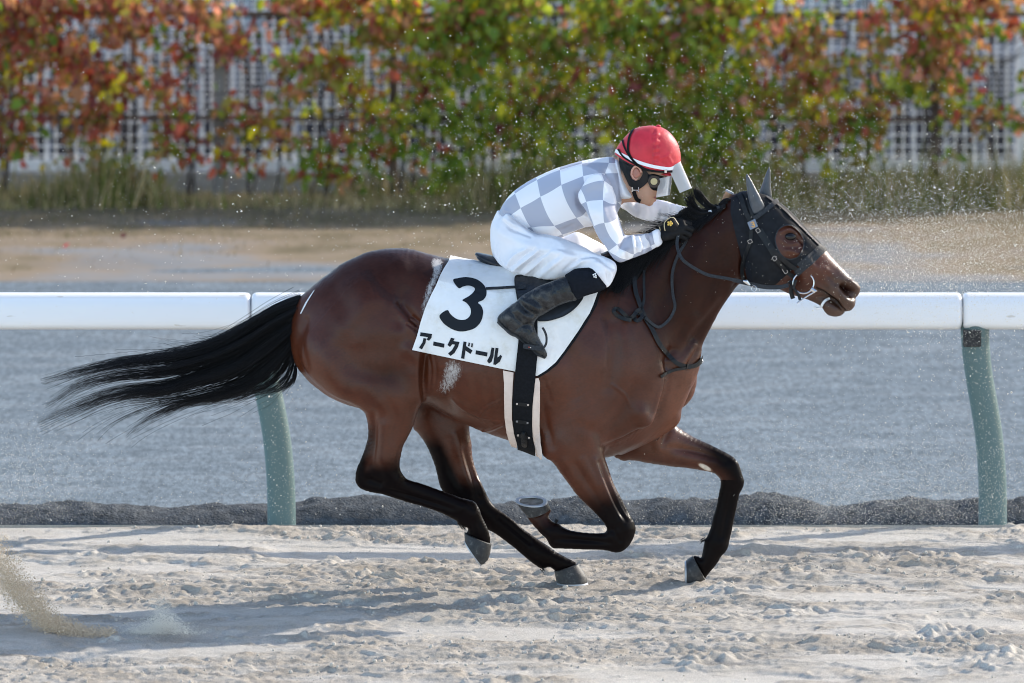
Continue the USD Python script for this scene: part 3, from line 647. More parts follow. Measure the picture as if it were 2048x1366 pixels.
# muscle relief: soft strokes (points in the photograph's pixels, height in mm, softness in pixels), on the near and the far layer
def stroke_map(strokes):
    A = np.zeros((H2 // 2 + 1, W2 // 2 + 1), np.float32)
    for pts, amp, sg in strokes:
        p = spline(pts, closed=False, n=8) if len(pts) > 2 else np.asarray(pts, float)
        if len(p) == 1: p = np.vstack([p, p + 0.5])
        seg = np.linalg.norm(np.diff(p, axis=0), axis=1)
        L = np.concatenate([[0], np.cumsum(seg)])
        s = np.linspace(0, L[-1], max(2, int(L[-1] / (sg * 0.4)) + 1))
        q = np.stack([np.interp(s, L, p[:, 0]), np.interp(s, L, p[:, 1])], 1)
        lo = np.maximum(np.floor((q.min(0) - 3.2 * sg) / 2).astype(int), 0); hi = np.ceil((q.max(0) + 3.2 * sg) / 2).astype(int) + 1
        hi = np.minimum(hi, [A.shape[1], A.shape[0]])
        xx, yy = np.meshgrid(np.arange(lo[0], hi[0]) * 2, np.arange(lo[1], hi[1]) * 2)
        d2, tw, tn_ = np.full(xx.shape, 1e9), np.full(xx.shape, 1e-9), np.full(xx.shape, 1e-9)
        for k, (a, b) in enumerate(q):
            e2 = (xx - a)**2 + (yy - b)**2
            d2 = np.minimum(d2, e2)
            wk = np.exp(-e2 / (2 * (1.3 * sg)**2))
            tw += wk; tn_ += wk * (.12 + .88 * math.sqrt(math.sin(math.pi * (k + .5) / len(q))) if len(pts) > 2 else 1.0)      # strokes fade out at their ends
        tp = tn_ / tw
        A[lo[1]:hi[1], lo[0]:hi[0]] += amp * 1e-3 * tp * np.exp(-d2 / (2 * sg * sg))
    return A
def sample(A, px, py):
    return map_coordinates(A, [np.clip(py, 0, H2) / 2, np.clip(px, 0, W2) / 2], order=1, mode='nearest')
NEAR = [
 ([(799,522),(810,545),(816,562)],3.0,11), ([(818,565),(806,600),(800,640)],-7,13), ([(690,655),(730,608),(758,596)],5,13), ([(792,606),(810,632),(835,668)],6,8), ([(800,606),(826,640),(846,668)],-9,7),
 ([(690,738),(740,748),(800,745)],-8,20), ([(650,700),(690,790),(715,815)],5,20), ([(612,640),(603,690),(615,735)],-4,6), ([(700,620),(680,690),(700,720)],-4,18), ([(747,830),(746,880),(742,930)],-8,7), ([(770,850),(768,920)],4,10),
 ([(832,750),(835,790)],6,16), ([(852,690),(848,740),(848,795)],-14,6), ([(722,905),(718,950),(722,970)],3,6), ([(740,960),(760,968)],-5,6), ([(775,945),(790,960)],4,8),
 ([(770,978),(840,998),(905,1018)],-4,4), ([(930,1015),(945,1030)],3,8), ([(945,1040),(950,1070)],-2,5),
 ([(1217,640),(1228,700),(1217,775)],-6,10), ([(1240,680),(1250,715),(1255,750)],5,20), ([(1125,750),(1150,795),(1175,840)],8,34), ([(1084,790),(1092,850),(1104,890)],-6,8), ([(1206,893),(1192,866),(1160,850)],-3,9),
 ([(1283,828),(1288,838)],8,13), ([(1268,770),(1240,830),(1200,860)],-5,11), ([(1150,680),(1172,705),(1195,725)],5,24),
 ([(1448,605),(1405,660),(1362,712)],-7,9), ([(1460,600),(1420,655),(1395,715)],5,7), ([(1395,470),(1345,560),(1310,640)],-4,14), ([(1440,440),(1418,520),(1412,560)],-4,14), ([(1486,500),(1489,548),(1474,574)],-9,7), ([(1352,700),(1340,716),(1337,735)],-8,6),
 ([(1370,650),(1350,690),(1330,720)],-5,8), ([(1388,690),(1365,725)],4,6), ([(1400,690),(1385,715),(1372,735)],-4,4),
 ([(1340,732),(1335,766),(1325,799),(1313,832),(1290,857),(1252,880),(1210,893)],-9,4.5), ([(1331,762),(1318,797),(1304,828),(1282,850)],5,5),
 ([(1200,925),(1226,990),(1250,1042)],-6,4), ([(1190,920),(1216,990),(1240,1040)],4,5), ([(1213,920),(1240,990),(1256,1030)],-3,3.5), ([(1247,1045),(1252,1058)],4,9), ([(1235,1070),(1245,1090)],3,7), ([(1222,1086),(1160,1080),(1112,1078)],-4,4), ([(1225,1060),(1240,1080)],-3,4),
 ([(1086,1060),(1100,1068)],3,8), ([(1580,500),(1612,518),(1650,545)],4,6), ([(1563,464),(1578,459.5),(1594,466)],3.5,3.2), ([(1562,480),(1574,487),(1590,487),(1600,480)],1.3,2.4), ([(1558,486),(1570,494),(1588,496),(1604,488)],-1.2,3), ([(1597,478),(1607,487)],-3,2.6), ([(1578,500),(1596,506)],3,4),
 ([(1530,520),(1525,545)],7,24), ([(1565,540),(1590,560)],-6,12), ([(1640,530),(1662,548),(1672,560)],4,4), ([(1655,545),(1672,565)],-4,5), ([(1625,520),(1645,535)],-3,5),
 ([(1690,574),(1697,580),(1704,586)],-26,7.5), ([(1680,572),(1686,590),(1700,600),(1712,596)],5,4), ([(1688,564),(1702,566),(1714,578)],5,4), ([(1630,577),(1645,586),(1660,596),(1674,606),(1688,618)],-6,2.8), ([(1690,608),(1700,612)],4,7), ([(1655,612),(1670,620)],4,8), ([(1638,563),(1650,575)],-3,6),
 ([(1150,900),(1120,880)],2,14), ([(950,760),(930,800)],3,30), ([(884,760),(900,815)],-4,12),
 ([(905,800),(950,826),(1005,845)],2.2,2.4), ([(960,830),(975,812),(1000,800)],1.6,2.2),  ([(1225,770),(1250,790),(1262,815)],2,2.4), ([(1120,680),(1145,730),(1150,790)],-3.5,12), ([(1200,590),(1225,640)],-3,12),
 ([(960,745),(968,800),(962,840)],1.8,7), ([(985,750),(992,810),(985,855)],1.8,7), ([(935,745),(940,795)],1.8,7), ([(1090,760),(1100,800)],-2,5), ([(1086,740),(1096,770)],1.5,3),
 ([(655,560),(690,620),(700,690)],-3,18), ([(740,520),(760,560),(790,590)],-3,14), ([(665,700),(720,705),(780,700)],-3.5,16), ([(800,690),(790,730),(800,770)],-3,12), ([(815,700),(835,715)],4,10), ([(760,780),(790,830),(785,880)],-2.5,7), ([(735,770),(760,800)],3,14), ([(620,680),(660,740),(700,770)],3,18),
 ([(820,640),(832,650)],-2.4,1.8), ([(815,648),(830,659)],-2.4,1.8), ([(826,632),(838,642)],-2.4,1.8), ([(830,660),(840,672)],-2,1.8),
 ([(856,700),(862,740),(860,780)],-4,3), ([(866,705),(872,740),(868,775)],-3,3), ([(1310,480),(1280,540),(1262,600)],-2.5,16), ([(1420,470),(1390,540),(1370,600)],2.5,14), ([(1455,480),(1445,540),(1448,580)],-3,10), ([(1430,560),(1400,620)],-2.5,8),
 ([(1150,930),(1180,975),(1205,1010)],-3,5), ([(1165,920),(1195,970)],2.5,6), ([(1130,925),(1150,960)],2,8),
]
FAR = [([(1340,895),(1400,905),(1450,925)],-5,5), ([(1310,872),(1320,890)],6,8), ([(1335,862),(1325,890)],-6,6), ([(1350,915),(1420,925)],4,7), ([(1462,985),(1452,1040),(1445,1075)],-4,4), ([(1470,930),(1477,960)],4,8), ([(1440,1090),(1445,1100)],3,8),
 ([(910,870),(925,920),(945,980)],5,6), ([(925,900),(942,950),(960,1000)],-5,5), ([(897,880),(905,940),(930,985)],-4,8), ([(1000,1035),(1060,1085)],-3,4), ([(955,965),(962,985)],4,6),
 ([(1345,735),(1342,780),(1330,810)],-7,5), ([(1392,768),(1368,802),(1352,812)],-9,5), ([(1370,750),(1360,790)],5,9), ([(1340,840),(1330,855)],5,10), ([(1322,800),(1313,850)],-8,5), ([(1385,735),(1372,760)],4,8)]
hn = vnormals(hv, hf)
hpx, hpy = proj(hv)
NEAR = [(a_, b_ * (1.6 if c_ >= 10 else 1.3 if c_ > 3.5 else 1.5), c_) for a_, b_, c_ in NEAR]
near_m, far_m = stroke_map(NEAR), stroke_map(FAR)
side = np.clip(np.abs(hn[:, 1]) * 1.6, 0, 1)
isnear = hv[:, 1] < 0.045
front = hn[:, 1] < 0
dn = sample(near_m, hpx, hpy)
bx, bz = P(hpx, hpy, 0.0)[:, 0], P(hpx, hpy, 0.0)[:, 2]
mx, my = proj(np.stack([hv[:, 0], np.minimum(hv[:, 1], -hv[:, 1]), hv[:, 2]], 1))       # the far side of trunk, neck and head mirrors the near one
ymid = gaussian_filter(near_m, 0)
trunkish = ((hpy < 800) | ((hpx > 850) & (hpx < 1200) & (hpy < 880)))
disp = np.where(isnear & front, dn, 0) + np.where(~isnear & front, sample(far_m, hpx, hpy), 0) + np.where(trunkish & ~front & (hv[:, 1] > 0), sample(near_m, mx, my), 0)
hv0 = hv.copy()
hv = hv + hn * (disp * 2.0 * side + 0.0016 * (meshkit.fbm(hv * 14, 3, 5) - 0.5) * 2 + .004 * (meshkit.fbm(hv * 5 + 9, 2, 8) - .5))[:, None]
hv = relax(hv, hf, 1)

# which part of the body each point belongs to, for the coat's colours
def owner(v):
    best, who = np.full(len(v), -9.0), np.zeros(len(v), int)
    for i, n in enumerate(names):
        p = parts[n]
        c = [(v[:, 0] - p.lo[0]) / H, (v[:, 2] - p.lo[1]) / H]
        U = map_coordinates(p.U, c, order=1, cval=-0.05); y0 = map_coordinates(p.y0, c, order=1, mode='nearest'); G2 = map_coordinates(p.G2, c, order=1, cval=1)
        f = (U - (v[:, 1] - y0)**2) / (np.sqrt(G2 + 4 * (v[:, 1] - y0)**2) + 0.012)
        k = f > best
        best[k], who[k] = f[k], i
    return who
def sst(x, a, b):
    t = np.clip((np.asarray(x, float) - a) / (b - a), 0, 1)
    return t * t * (3 - 2 * t)
def blend(c, c2, t):
    return c * (1 - t[:, None]) + np.asarray(c2)[None] * t[:, None]
def coat(v, who):
    px, py = proj(v)
    nz = meshkit.fbm(v * np.array([9, 9, 9]), 4, 3) - 0.5
    w = lambda n: who == names.index(n)
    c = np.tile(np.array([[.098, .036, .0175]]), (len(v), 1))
    c = blend(c, (.040, .018, .0155), sst(py, 660, 520) * sst(px, 1330, 1200) * 0.9)                 # a bay's duller back, deepened to paint in the shading on top
    c = blend(c, (.17, .062, .022), sst(py, 660, 800) * sst(px, 1260, 1130) * (.45 + .55 * sst(px, 760, 600)) * .9)                 # a bay's redder lower parts, strengthened to paint in bounced light
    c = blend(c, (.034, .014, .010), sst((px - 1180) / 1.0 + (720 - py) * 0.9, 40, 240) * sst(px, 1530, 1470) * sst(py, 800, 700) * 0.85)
    c = blend(c, (.24, .125, .078), sst(px - 1280 + (py - 700) * .3, 40, 110) * sst(py, 670, 750) * sst(py, 930, 890) * 0.5)  # lighter chest front: its sheen painted into the coat colour
    c = blend(c, (.13, .060, .042), np.exp(-(((px - 1215) / 85)**2 + ((py - 700) / 95)**2)) * .4)  # pale patch on the shoulder, a painted sheen
    c = blend(c, (.045, .018, .012), np.exp(-(((px - 765) / 66)**2 + ((py - 752) / 30)**2)) * .7)  # shade in the hollow of the lower thigh, painted as darker coat
    k = w('head') | w('jaw')
    hb = blend(np.tile(np.array([[.165, .066, .034]]), (len(v), 1)), (.105, .043, .026), sst(py, 500, 560)); ht = (k * sst(px, 1470, 1530))[:, None]; c = c * (1 - ht) + hb * ht  # head coat brightened, more so above: sunlit look painted into the colour
    K = np.array([.0042, .0062, .0110])
    t = np.zeros(len(v))
    a = w('hind_near'); t = np.where(a, np.maximum(sst(py + nz * 45, 890, 950), sst((752 - px) / 30 + nz * .5, 0, .8) * sst(py, 835, 870)), t)
    a = w('hind_far'); t = np.where(a, np.maximum(sst(py - (px - 940) * .25 + nz * 60, 925, 985), sst((890 - px + (py - 860) * .45) / 30 + nz * .6, 0, .9) * sst(py, 850, 900)), t)
    a = w('fore_near'); t = np.where(a, sst(py + (px - 1180) * .25 + nz * 50 - (px > 1195) * 0, 955, 1035), t)
    a = w('fore_far'); t = np.where(a, sst(px + (905 - py) * .9 + nz * 30, 1375, 1435) + (py > 960) * 1.0, t)
    c = blend(c, K, np.clip(t, 0, 1) * .97)
    # dark muzzle, lids, nostril, crest under the mane
    t = sst((px - 1640) * .72 + (py - 545) * .69 + nz * 14, 8, 42) * k
    c = blend(c, (.105, .085, .08), t * .9)
    c = blend(c, (.10, .085, .075), np.exp(-(((px - 1686) / 9)**2 + ((py - 598) / 6)**2)) * k * .6)
    c = blend(c, (.012, .010, .010), np.exp(-(((px - 1581) / 14)**2 + ((py - 474) / 9.5)**2)**1.3) * k)
    c = blend(c, (.085, .038, .026), np.exp(-(((px - 1580) / 30)**2 + ((py - 484) / 34)**2)) * k * .85)
    c = blend(c, (.03, .006, .007), np.exp(-(((px - 1698) * .85 + (py - 581) * .5)**2 / 190 + ((py - 581) * .85 - (px - 1698) * .5)**2 / 85)**2) * k * (v[:, 1] < 0))
    c = blend(c, (.02, .016, .016), np.exp(-((py - 582 - (px - 1640) * .72) / 3.0)**2) * k * (px > 1632) * (px < 1692))
    c = c * (1 + 0.28 * nz[:, None])
    # a white scar above the far knee
    c = blend(c, (.62, .56, .48), (np.exp(-((((px - 1410) * .87 + (py - 934) * .5) / 15)**2 + (((py - 934) * .87 - (px - 1410) * .5) / 5.2)**2)**3)) * w('fore_far') * (hn[:, 1] < .2))
    return np.clip(c * np.where(c.mean(1)[:, None] < .3, np.array([[.51, .305, .20]]), 1.0), .0018, .8)
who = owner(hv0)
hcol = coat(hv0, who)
foam = np.zeros(len(hv))
def poly_mask(px, py, poly, soft=6):
    im = Image.new('L', (W2 // 2, H2 // 2)); ImageDraw.Draw(im).polygon([(a / 2, b / 2) for a, b in poly], fill=255)
    return sample(gaussian_filter(np.asarray(im, np.float32) / 255, soft / 2), px, py)
nearside = (hn[:, 1] < .3) & (hv[:, 1] < 0.12)
foam = np.maximum(foam, .90 * poly_mask(hpx, hpy, [(856,512),(890,514),(884,545),(866,585),(842,645),(836,630),(852,575),(866,545)], 7) * nearside)
foam = np.maximum(foam, .78 * poly_mask(hpx, hpy, [(888,708),(935,720),(926,755),(905,790),(882,804),(866,794),(880,755)], 12) * nearside)
coat_m = material('bay_coat', {
    'a': ('attribute', {'attribute': 'Col'}), 'f': ('attribute', {'attribute': 'foam'}),
    't': ('texture_coordinate', {}), 'mp': ('mapping', {'scale': (1.0, 1.0, 2.2), 'rotation': (0, 0.5, 0)}),
    'n': ('noise_texture', {'scale': 90.0, 'detail': 4.0, 'roughness': .7}), 'nf': ('noise_texture', {'scale': 75.0, 'detail': 5.0, 'roughness': .75, 'distortion': .6}),
    'mpf': ('mapping', {'scale': (2.2, 1.0, .8), 'rotation': (0, .35, 0)}),
    'mr': ('map_range', {'from_min': .25, 'from_max': .75, 'to_min': .72, 'to_max': 1.3}),
    'mul': ('mix_color', {'blend_type': 'multiply', 'fac': 1.0, 'use_clamp': False}),
    'add': ('math', {'math_type': 'add'}), 'th': ('map_range', {'from_min': 1.06, 'from_max': 1.26, 'to_min': 0.0, 'to_max': .9, 'clamp': True}),
    'fm': ('math', {'math_type': 'multiply'}), 'mix': ('mix_color', {'b': (.62, .60, .58)}),
    'n3': ('noise_texture', {'scale': 9.0, 'detail': 5.0, 'roughness': .65}), 'ro': ('map_range', {'from_min': .3, 'from_max': .7, 'to_min': .27, 'to_max': .52}), 'mr3': ('map_range', {'from_min': .3, 'from_max': .7, 'to_min': .78, 'to_max': 1.25}), 'mul3': ('mix_color', {'blend_type': 'multiply', 'fac': 1.0, 'use_clamp': False}), 'bw': ('rgb_to_bw', {}), 'sp': ('map_range', {'from_min': .004, 'from_max': .022, 'to_min': .05, 'to_max': .44, 'clamp': True}), 'bp': ('bump', {'strength': .25, 'distance': .003}),
    'p': ('principled_bsdf', {'coat_weight': .05, 'coat_roughness': .30})},
    [('t.object', 'mp.vector'), ('mp.vector', 'n.vector'), ('t.object', 'mpf.vector'), ('mpf.vector', 'nf.vector'), ('n.fac', 'mr.value'), ('a.color', 'mul.a'), ('mr.result', 'mul.b'),
     ('nf.fac', 'add.value1'), ('f.fac', 'add.value2'), ('add.value', 'th.value'), ('th.result', 'fm.value1'), ('f.fac', 'fm.value2'), ('fm.value', 'mix.fac'), ('t.object', 'n3.vector'), ('n3.fac', 'mr3.value'), ('mul.result', 'mul3.a'), ('mr3.result', 'mul3.b'), ('mul3.result', 'mix.a'), ('a.color', 'bw.color'), ('bw.val', 'sp.value'), ('sp.result', 'p.specular_ior_level'), ('mix.result', 'p.base_color'),
     ('n3.fac', 'ro.value'), ('ro.result', 'p.roughness'), ('n.fac', 'bp.height'), ('bp.normal', 'p.normal')])
horse = thing('racehorse', 'bay racehorse in full gallop under the jockey, black legs and streaming black tail', 'horse')
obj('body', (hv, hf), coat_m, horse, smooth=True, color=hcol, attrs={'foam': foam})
horse_hit = trimesh.Trimesh(hv, hf, process=False)
def surfY(px, py, off=0.0, hit=None, default=0.0):
    """Depth at which the sight line through the photograph first meets the horse, brought forward by off."""
    px, py = np.atleast_1d(np.asarray(px, float)), np.atleast_1d(np.asarray(py, float))
    a, b = P(px, py, -1.2), P(px, py, 1.0)
    d = b - a; d /= np.linalg.norm(d, axis=1, keepdims=True)
    loc, ri, _ = (hit or horse_hit).ray.intersects_location(a, d, multiple_hits=False)
    out = np.full(len(px), np.nan)
    out[ri] = loc[:, 1]
    return np.where(np.isnan(out), default, out - off)

# hooves: from the sole's heel and toe to the coronet's toe and heel (pixels), lofted round at the hoof's own width
horn = material('horn', {'t': ('texture_coordinate', {}), 'n': ('noise_texture', {'scale': 45.0, 'detail': 5.0, 'roughness': .7}), 'r': ('rgb_ramp', {'ramp': [(.38, (.010, .011, .013)), (.58, (.026, .027, .028)), (.78, (.17, .16, .15))]}),
    'b': ('bump', {'strength': .5, 'distance': .004}), 'p': ('principled_bsdf', {'roughness': .55})}, [('t.object', 'n.vector'), ('n.fac', 'r.fac'), ('r.color', 'p.base_color'), ('n.fac', 'b.height'), ('b.normal', 'p.normal')])
steel = plain('worn_aluminium', (.42, .44, .47), .45, metallic=.75)
sole_m = mottled('hoof_sole', (.16, .14, .12), (.36, .33, .29), scale=30, rough=.9)
def hoof(heelS, toeS, toeC, heelC, Y, ws, wc, tilt=0.0, bulge=.02):
    hs, ts, tc, hc = [P(a, b, Y) for a, b in (heelS, toeS, toeC, heelC)]
    c0, v0, c1, v1 = (hs + ts) / 2, (ts - hs) / 2, (hc + tc) / 2, (tc - hc) / 2
    wv = np.array([0, math.cos(tilt), math.sin(tilt)])
    th = np.linspace(0, 2 * np.pi, 40, endpoint=False)
    ce, se = np.sign(np.cos(th)) * np.abs(np.cos(th))**.9, np.sign(np.sin(th)) * np.abs(np.sin(th))**.85
    up = c1 - c0
    def ring(k, grow=1.0, drop=0.0, b=0.0):
        c, v = c0 * (1 - k) + c1 * k, v0 * (1 - k) + v1 * k
        w = ws * (1 - k) + wc * k
        return c + up * drop + (ce[:, None] * v * (1 + b * (ce[:, None] > 0)) + se[:, None] * w * (1 - .12 * (ce[:, None] > 0) * ce[:, None]) * wv) * grow
    n = len(th)
    def loft(rings, closed=False):
        v = np.vstack(rings); f = []
        for r in range(len(rings) - (0 if closed else 1)):
            a, b = r * n + np.arange(n), ((r + 1) % len(rings)) * n + np.arange(n)
            a2, b2 = np.roll(a, -1), np.roll(b, -1)
            f += [np.stack([a, a2, b2], 1), np.stack([a, b2, b], 1)]
        return v, np.vstack(f)
    cap = lambda v, f, r, flip: (np.vstack([v, v[r * n:(r + 1) * n].mean(0)]), np.vstack([f, [(r * n + (i + 1) % n, r * n + i, len(v)) if not flip else (r * n + i, r * n + (i + 1) % n, len(v)) for i in range(n)]]))
    wall = loft([ring(0), ring(.12, 1.02, b=bulge * .55), ring(.35, 1.03, b=bulge), ring(.6, 1.03, b=bulge * .75), ring(.85, 1.01, b=bulge * .25), ring(.97, 1.03), ring(1.0, .97)])
    v, f = cap(*wall, 6, True)
    h = obj('hoof', (v, f), horn, horse, smooth=50)
    v, f = loft([ring(0, .99, .01), ring(0, .72, .10)]); v, f = cap(v, f, 1, True)
    obj('sole', (v, f[:, ::-1]), sole_m, h, smooth=50)
    v, f = loft([ring(0, 1.03, 0), ring(0, 1.03, -.10), ring(0, .80, -.10), ring(0, .80, 0)], True)
    obj('horseshoe', (v, f), steel, h, smooth=40)
hoof((1114,1165), (1174,1165), (1156,1127), (1109,1142), .11, .062, .048, bulge=.14)
hoof((930,1082), (963,1129), (983,1087), (929,1065), -.10, .058, .046, bulge=.26)
hoof((1094,1005), (1033,1003), (1055,1033), (1100,1016), -.14, .058, .045, tilt=.23)
hoof((1372,1122), (1373,1177), (1411,1158), (1386,1112), .14, .058, .046)

# eyes
eye_m = plain('eye', (.004, .003, .003), .10)
for sgn in (-1, 1):
    ey = surfY(1580, 473)[0]
    c = P(1580, 473.5, ey + .004)
    e = trimesh.creation.icosphere(3, .0185); e.apply_scale([1.3, .9, .86]); e.apply_translation([c[0], c[1] if sgn < 0 else -c[1], c[2]])
    obj('eye', e, eye_m, horse, smooth=True)
    lid = [(1566,474),(1572,467),(1580,464.5),(1589,467),(1595,475)]
    lp = spline(lid, closed=False, n=5)
    w = P(lp[:, 0], lp[:, 1], surfY(lp[:, 0], lp[:, 1]) - .001); w[:, 1] *= -sgn
# ------------------------------------------------------------------ tack: every piece is cut from a skin laid a few millimetres over the horse
from shapely.geometry import LineString, Polygon, Point
from shapely.ops import unary_union
hs_v, hs_f = arrs(solid(hv, hf).simplify(0.0008)) if solid(hv, hf).status() == m3.Error.NoError else (hv, hf)
hs_n = vnormals(hs_v, hs_f)
dr_v = relax(hv0 * .35 + hv * .65, hf, 24, .6, -.25); dr_v, dr_f = arrs(solid(dr_v, hf).simplify(0.0008)); dr_n = vnormals(dr_v, dr_f)
_skins = {}
def skin(off, drape=False):
    if (off, drape) not in _skins:
        v, f, n = (dr_v, dr_f, dr_n) if drape else (hs_v, hs_f, hs_n)
        _skins[(off, drape)] = solid(v + n * off, f)
    return _skins[(off, drape)]
def prism(poly, y0=-.5, y1=.5):
    """The solid behind a shape drawn in the photograph's pixels, between two depths."""
    rings = [np.asarray(r.coords)[:-1] for g in getattr(poly, "geoms", [poly]) for r in (g.exterior, *g.interiors)]
    cs = m3.CrossSection([np.stack([r[:, 0], -r[:, 1]], 1) for r in rings], m3.FillRule.EvenOdd)
    return _warp(cs, y0, y1)
def _warp(cs, y0, y1):
    v, f = arrs(cs.extrude(1.0))
    w = P(v[:, 0], -v[:, 1], y1 + (y0 - y1) * v[:, 2])       # the extrusion runs towards the camera
    s = solid(w, f)
    return s if s.volume() > 0 else solid(w, f[:, ::-1])
def area(pts, smooth=False): return Polygon(spline(pts) if smooth else pts).buffer(0)
def band(pts, w, cap='flat', smooth=True):
    p = spline(pts, closed=False, n=8) if smooth and len(pts) > 2 else pts
    return LineString(p).buffer(w / 2, cap_style=cap, join_style='round')
def clad(name, poly, off, mat, parent, drape=False, y0=-.5, y1=.5, smooth=30, **kw):
    m = skin(off, drape) ^ prism(poly, y0, y1)
    if m.is_empty():
        print('empty', name); return None
    v, f = arrs(m)
    # only the outer surface shows: drop what lies well inside the horse to keep the mesh light
    return obj(name, (v, f), mat, parent, smooth=smooth, **kw)
black = mottled('black_leather', (.005,.006,.007), (.011,.012,.014), scale=60, specular_ior_level=.3, rough=.42, bump=.15, bscale=250, bdist=.002)
webbing = mottled('black_webbing', (.004,.0045,.006), (.008,.009,.012), scale=120, specular_ior_level=.15, rough=.8, bump=.3, bscale=500, bdist=.002)
rubber = mottled('grey_rubber', (.012,.014,.018), (.028,.032,.038), scale=150, specular_ior_level=.3, rough=.6, bump=.4, bscale=420, bdist=.002)
chrome = plain('bright_steel', (.72,.73,.75), .22, metallic=1.0)
gold = plain('gold_metal', (.62,.44,.16), .35, metallic=.9)
white_pvc = plain('white_plastic', (.78,.78,.78), .4)
ink = plain('black_print', (.010,.013,.018), .6, specular_ior_level=.2)
cloth_m = material('white_cloth', {'t': ('texture_coordinate', {}), 'n': ('noise_texture', {'scale': 7.0, 'detail': 6.0, 'roughness': .7}), 'r': ('rgb_ramp', {'ramp': [(.30, (.66, .63, .56)), (.46, (.78, .77, .755)), (.6, (.81, .81, .81))]}), 'f': ('noise_texture', {'scale': 15.0, 'detail': 2.0, 'distortion': 1.2}), 'b': ('bump', {'strength': .35, 'distance': .012}), 'p': ('principled_bsdf', {'roughness': .7})},
    [('t.object', 'n.vector'), ('n.fac', 'r.fac'), ('r.color', 'p.base_color'), ('t.object', 'f.vector'), ('f.fac', 'b.height'), ('b.normal', 'p.normal')])

# white mark on the rump
mark = plain('white_streak', (.7,.7,.7), .6)
clad('white_streak', Polygon([(628,580),(629,580.5),(617,600),(602,628),(600,627),(610,606),(620,591)]), .0016, mark, horse, y1=0)

# number cloth
cloth = thing('number_cloth', 'white number cloth with a black 3 draped under the racing saddle', 'saddle cloth')
CL = [(905,500),(897,522),(888,536),(880,551),(872,571),(862,590),(850,617),(841,645),(834,672),(824,700),(900,716),(1010,739),(1036,744),(1074,752),(1092,741),(1111,725),(1128,703),(1144,680),(1158,660),(1169,642),(1179,627),(1187,609),(1197,580),(1206,545),(1200,490),(1040,515)]
clad('cloth', area(CL), .0135, cloth_m, cloth, drape=True)
clad('edge_pad', Polygon([(1074,752),(1092,741),(1111,725),(1128,703),(1144,680),(1169,642),(1187,609),(1199,570),(1205,574),(1193,612),(1174,645),(1149,683),(1115,729),(1095,745),(1078,755)]), .0105, webbing, cloth, drape=True)
three = [(911,575),(924,566),(940,563),(954,566),(962,576),(962,588),(955,597),(938,601)]
def stroke3():
    # outline of the printed numeral
    o = [(906,560),(917,556),(931,554),(946,556),(958,561),(968,570),(973,581),(972,592),(966,600),(956,605),(962,611),(966,621),(965,634),(960,646),(950,656),(937,661),(922,663),(908,660),(895,653),(885,644),(879,631),(894,620),(900,627),(906,633),(914,638),(924,640),(933,638),(940,631),(942,622),(939,613),(932,605),(925,600),(938,592),(946,585),(950,578),(945,573),(936,571),(926,573),(917,576)]
    return Polygon(spline(o, n=4)).buffer(0)
clad('numeral', stroke3(), 0.0150, ink, cloth, drape=True, y1=0)
def B(pts, w): return band(pts, w, 'flat', smooth=False)
glyphs = [
 [Polygon([(841,664.5),(864,668),(863,675.5),(858,681.5),(853,679),(856,674.5),(840,672)]), Polygon([(847,676),(852.5,677),(851,686),(844,699),(838,695.5),(845,685)])],
 [Polygon([(867,683),(889,687.5),(888,695.5),(866,691)])],
 [Polygon([(902,675.5),(909,677),(907,682),(919,684),(916,694),(909,706),(901,712),(896,707),(904,700),(910,689.5),(904.5,688.5),(900,694),(895,690)])],
 [Polygon([(927,683),(933,684),(932,692),(945,701),(941,708),(931,701),(928.5,718),(922,716.5)]), Polygon([(937,685),(940,686),(939,693),(936,692)]), Polygon([(943,686),(946,687),(945,695),(942,694)])],
 [Polygon([(952,700.5),(975,705),(974,713),(951,708.5)])],
 [Polygon([(983,695),(988.5,696),(987,712),(983,724),(978,727),(974,722),(980,711)]), Polygon([(991,695.5),(997,696.5),(994.5,715),(998,713),(1001,709.5),(1004,713),(1000,723),(991,730),(986.5,729)])],
]
for g in glyphs:
    clad('letter', unary_union(g), 0.0150, ink, cloth, drape=True, y1=0)

# saddle
saddle = thing('racing_saddle', 'small black racing saddle with girth and stirrup between jockey and number cloth', 'saddle')
FLAP = [(1030,556),(1042,550),(1090,548),(1135,548),(1160,560),(1166,590),(1160,604),(1146,619),(1128,631),(1108,638),(1094,641),(1075,640),(1052,625),(1038,606),(1033,585)]
seat = Part([(950,508),(953,505),(962,506),(985,511),(1010,519),(1060,528),(1130,525),(1175,512),(1195,510),(1200,520),(1185,540),(1130,556),(1080,560),(1040,554),(1016,546),(1000,541),(980,534),(966,526),(955,517)], 0.0, 2.6, screen=.05)
sv, sf = inflate([seat], .004, it=12)
seat_m = mottled('saddle_leather', (.006,.007,.010), (.012,.014,.018), scale=40, rough=.3, bump=.05, bscale=200)
obj('seat', (sv, sf), seat_m, saddle, smooth=True)
clad('flap', area(FLAP, True), .020, seat_m, saddle, drape=True)
clad('flap_piping', area(FLAP, True).exterior.buffer(1.2), .022, black, saddle, drape=True)
GIR = [(1040,640),(1075,640),(1076,700),(1072,740),(1069,775),(1065,810),(1064,850),(1066,880),(1070,897),(1070,915),(1036,912),(1034,889),(1029,867),(1026,840),(1025,815),(1027,780),(1031,735),(1036,690)]
girth = clad('girth', area(GIR), .022, webbing, saddle, drape=True)
pad_m = mottled('pale_girth_pad', (.62,.50,.44), (.72,.60,.53), scale=20, rough=.7)
clad('girth_pad', area([(1006,741),(1027,745),(1024,800),(1024,840),(1028,868),(1034,889),(1034,914),(1026,900),(1019,886),(1013,866),(1009,835),(1008,800),(1008,765)], False), .018, pad_m, saddle, drape=True)
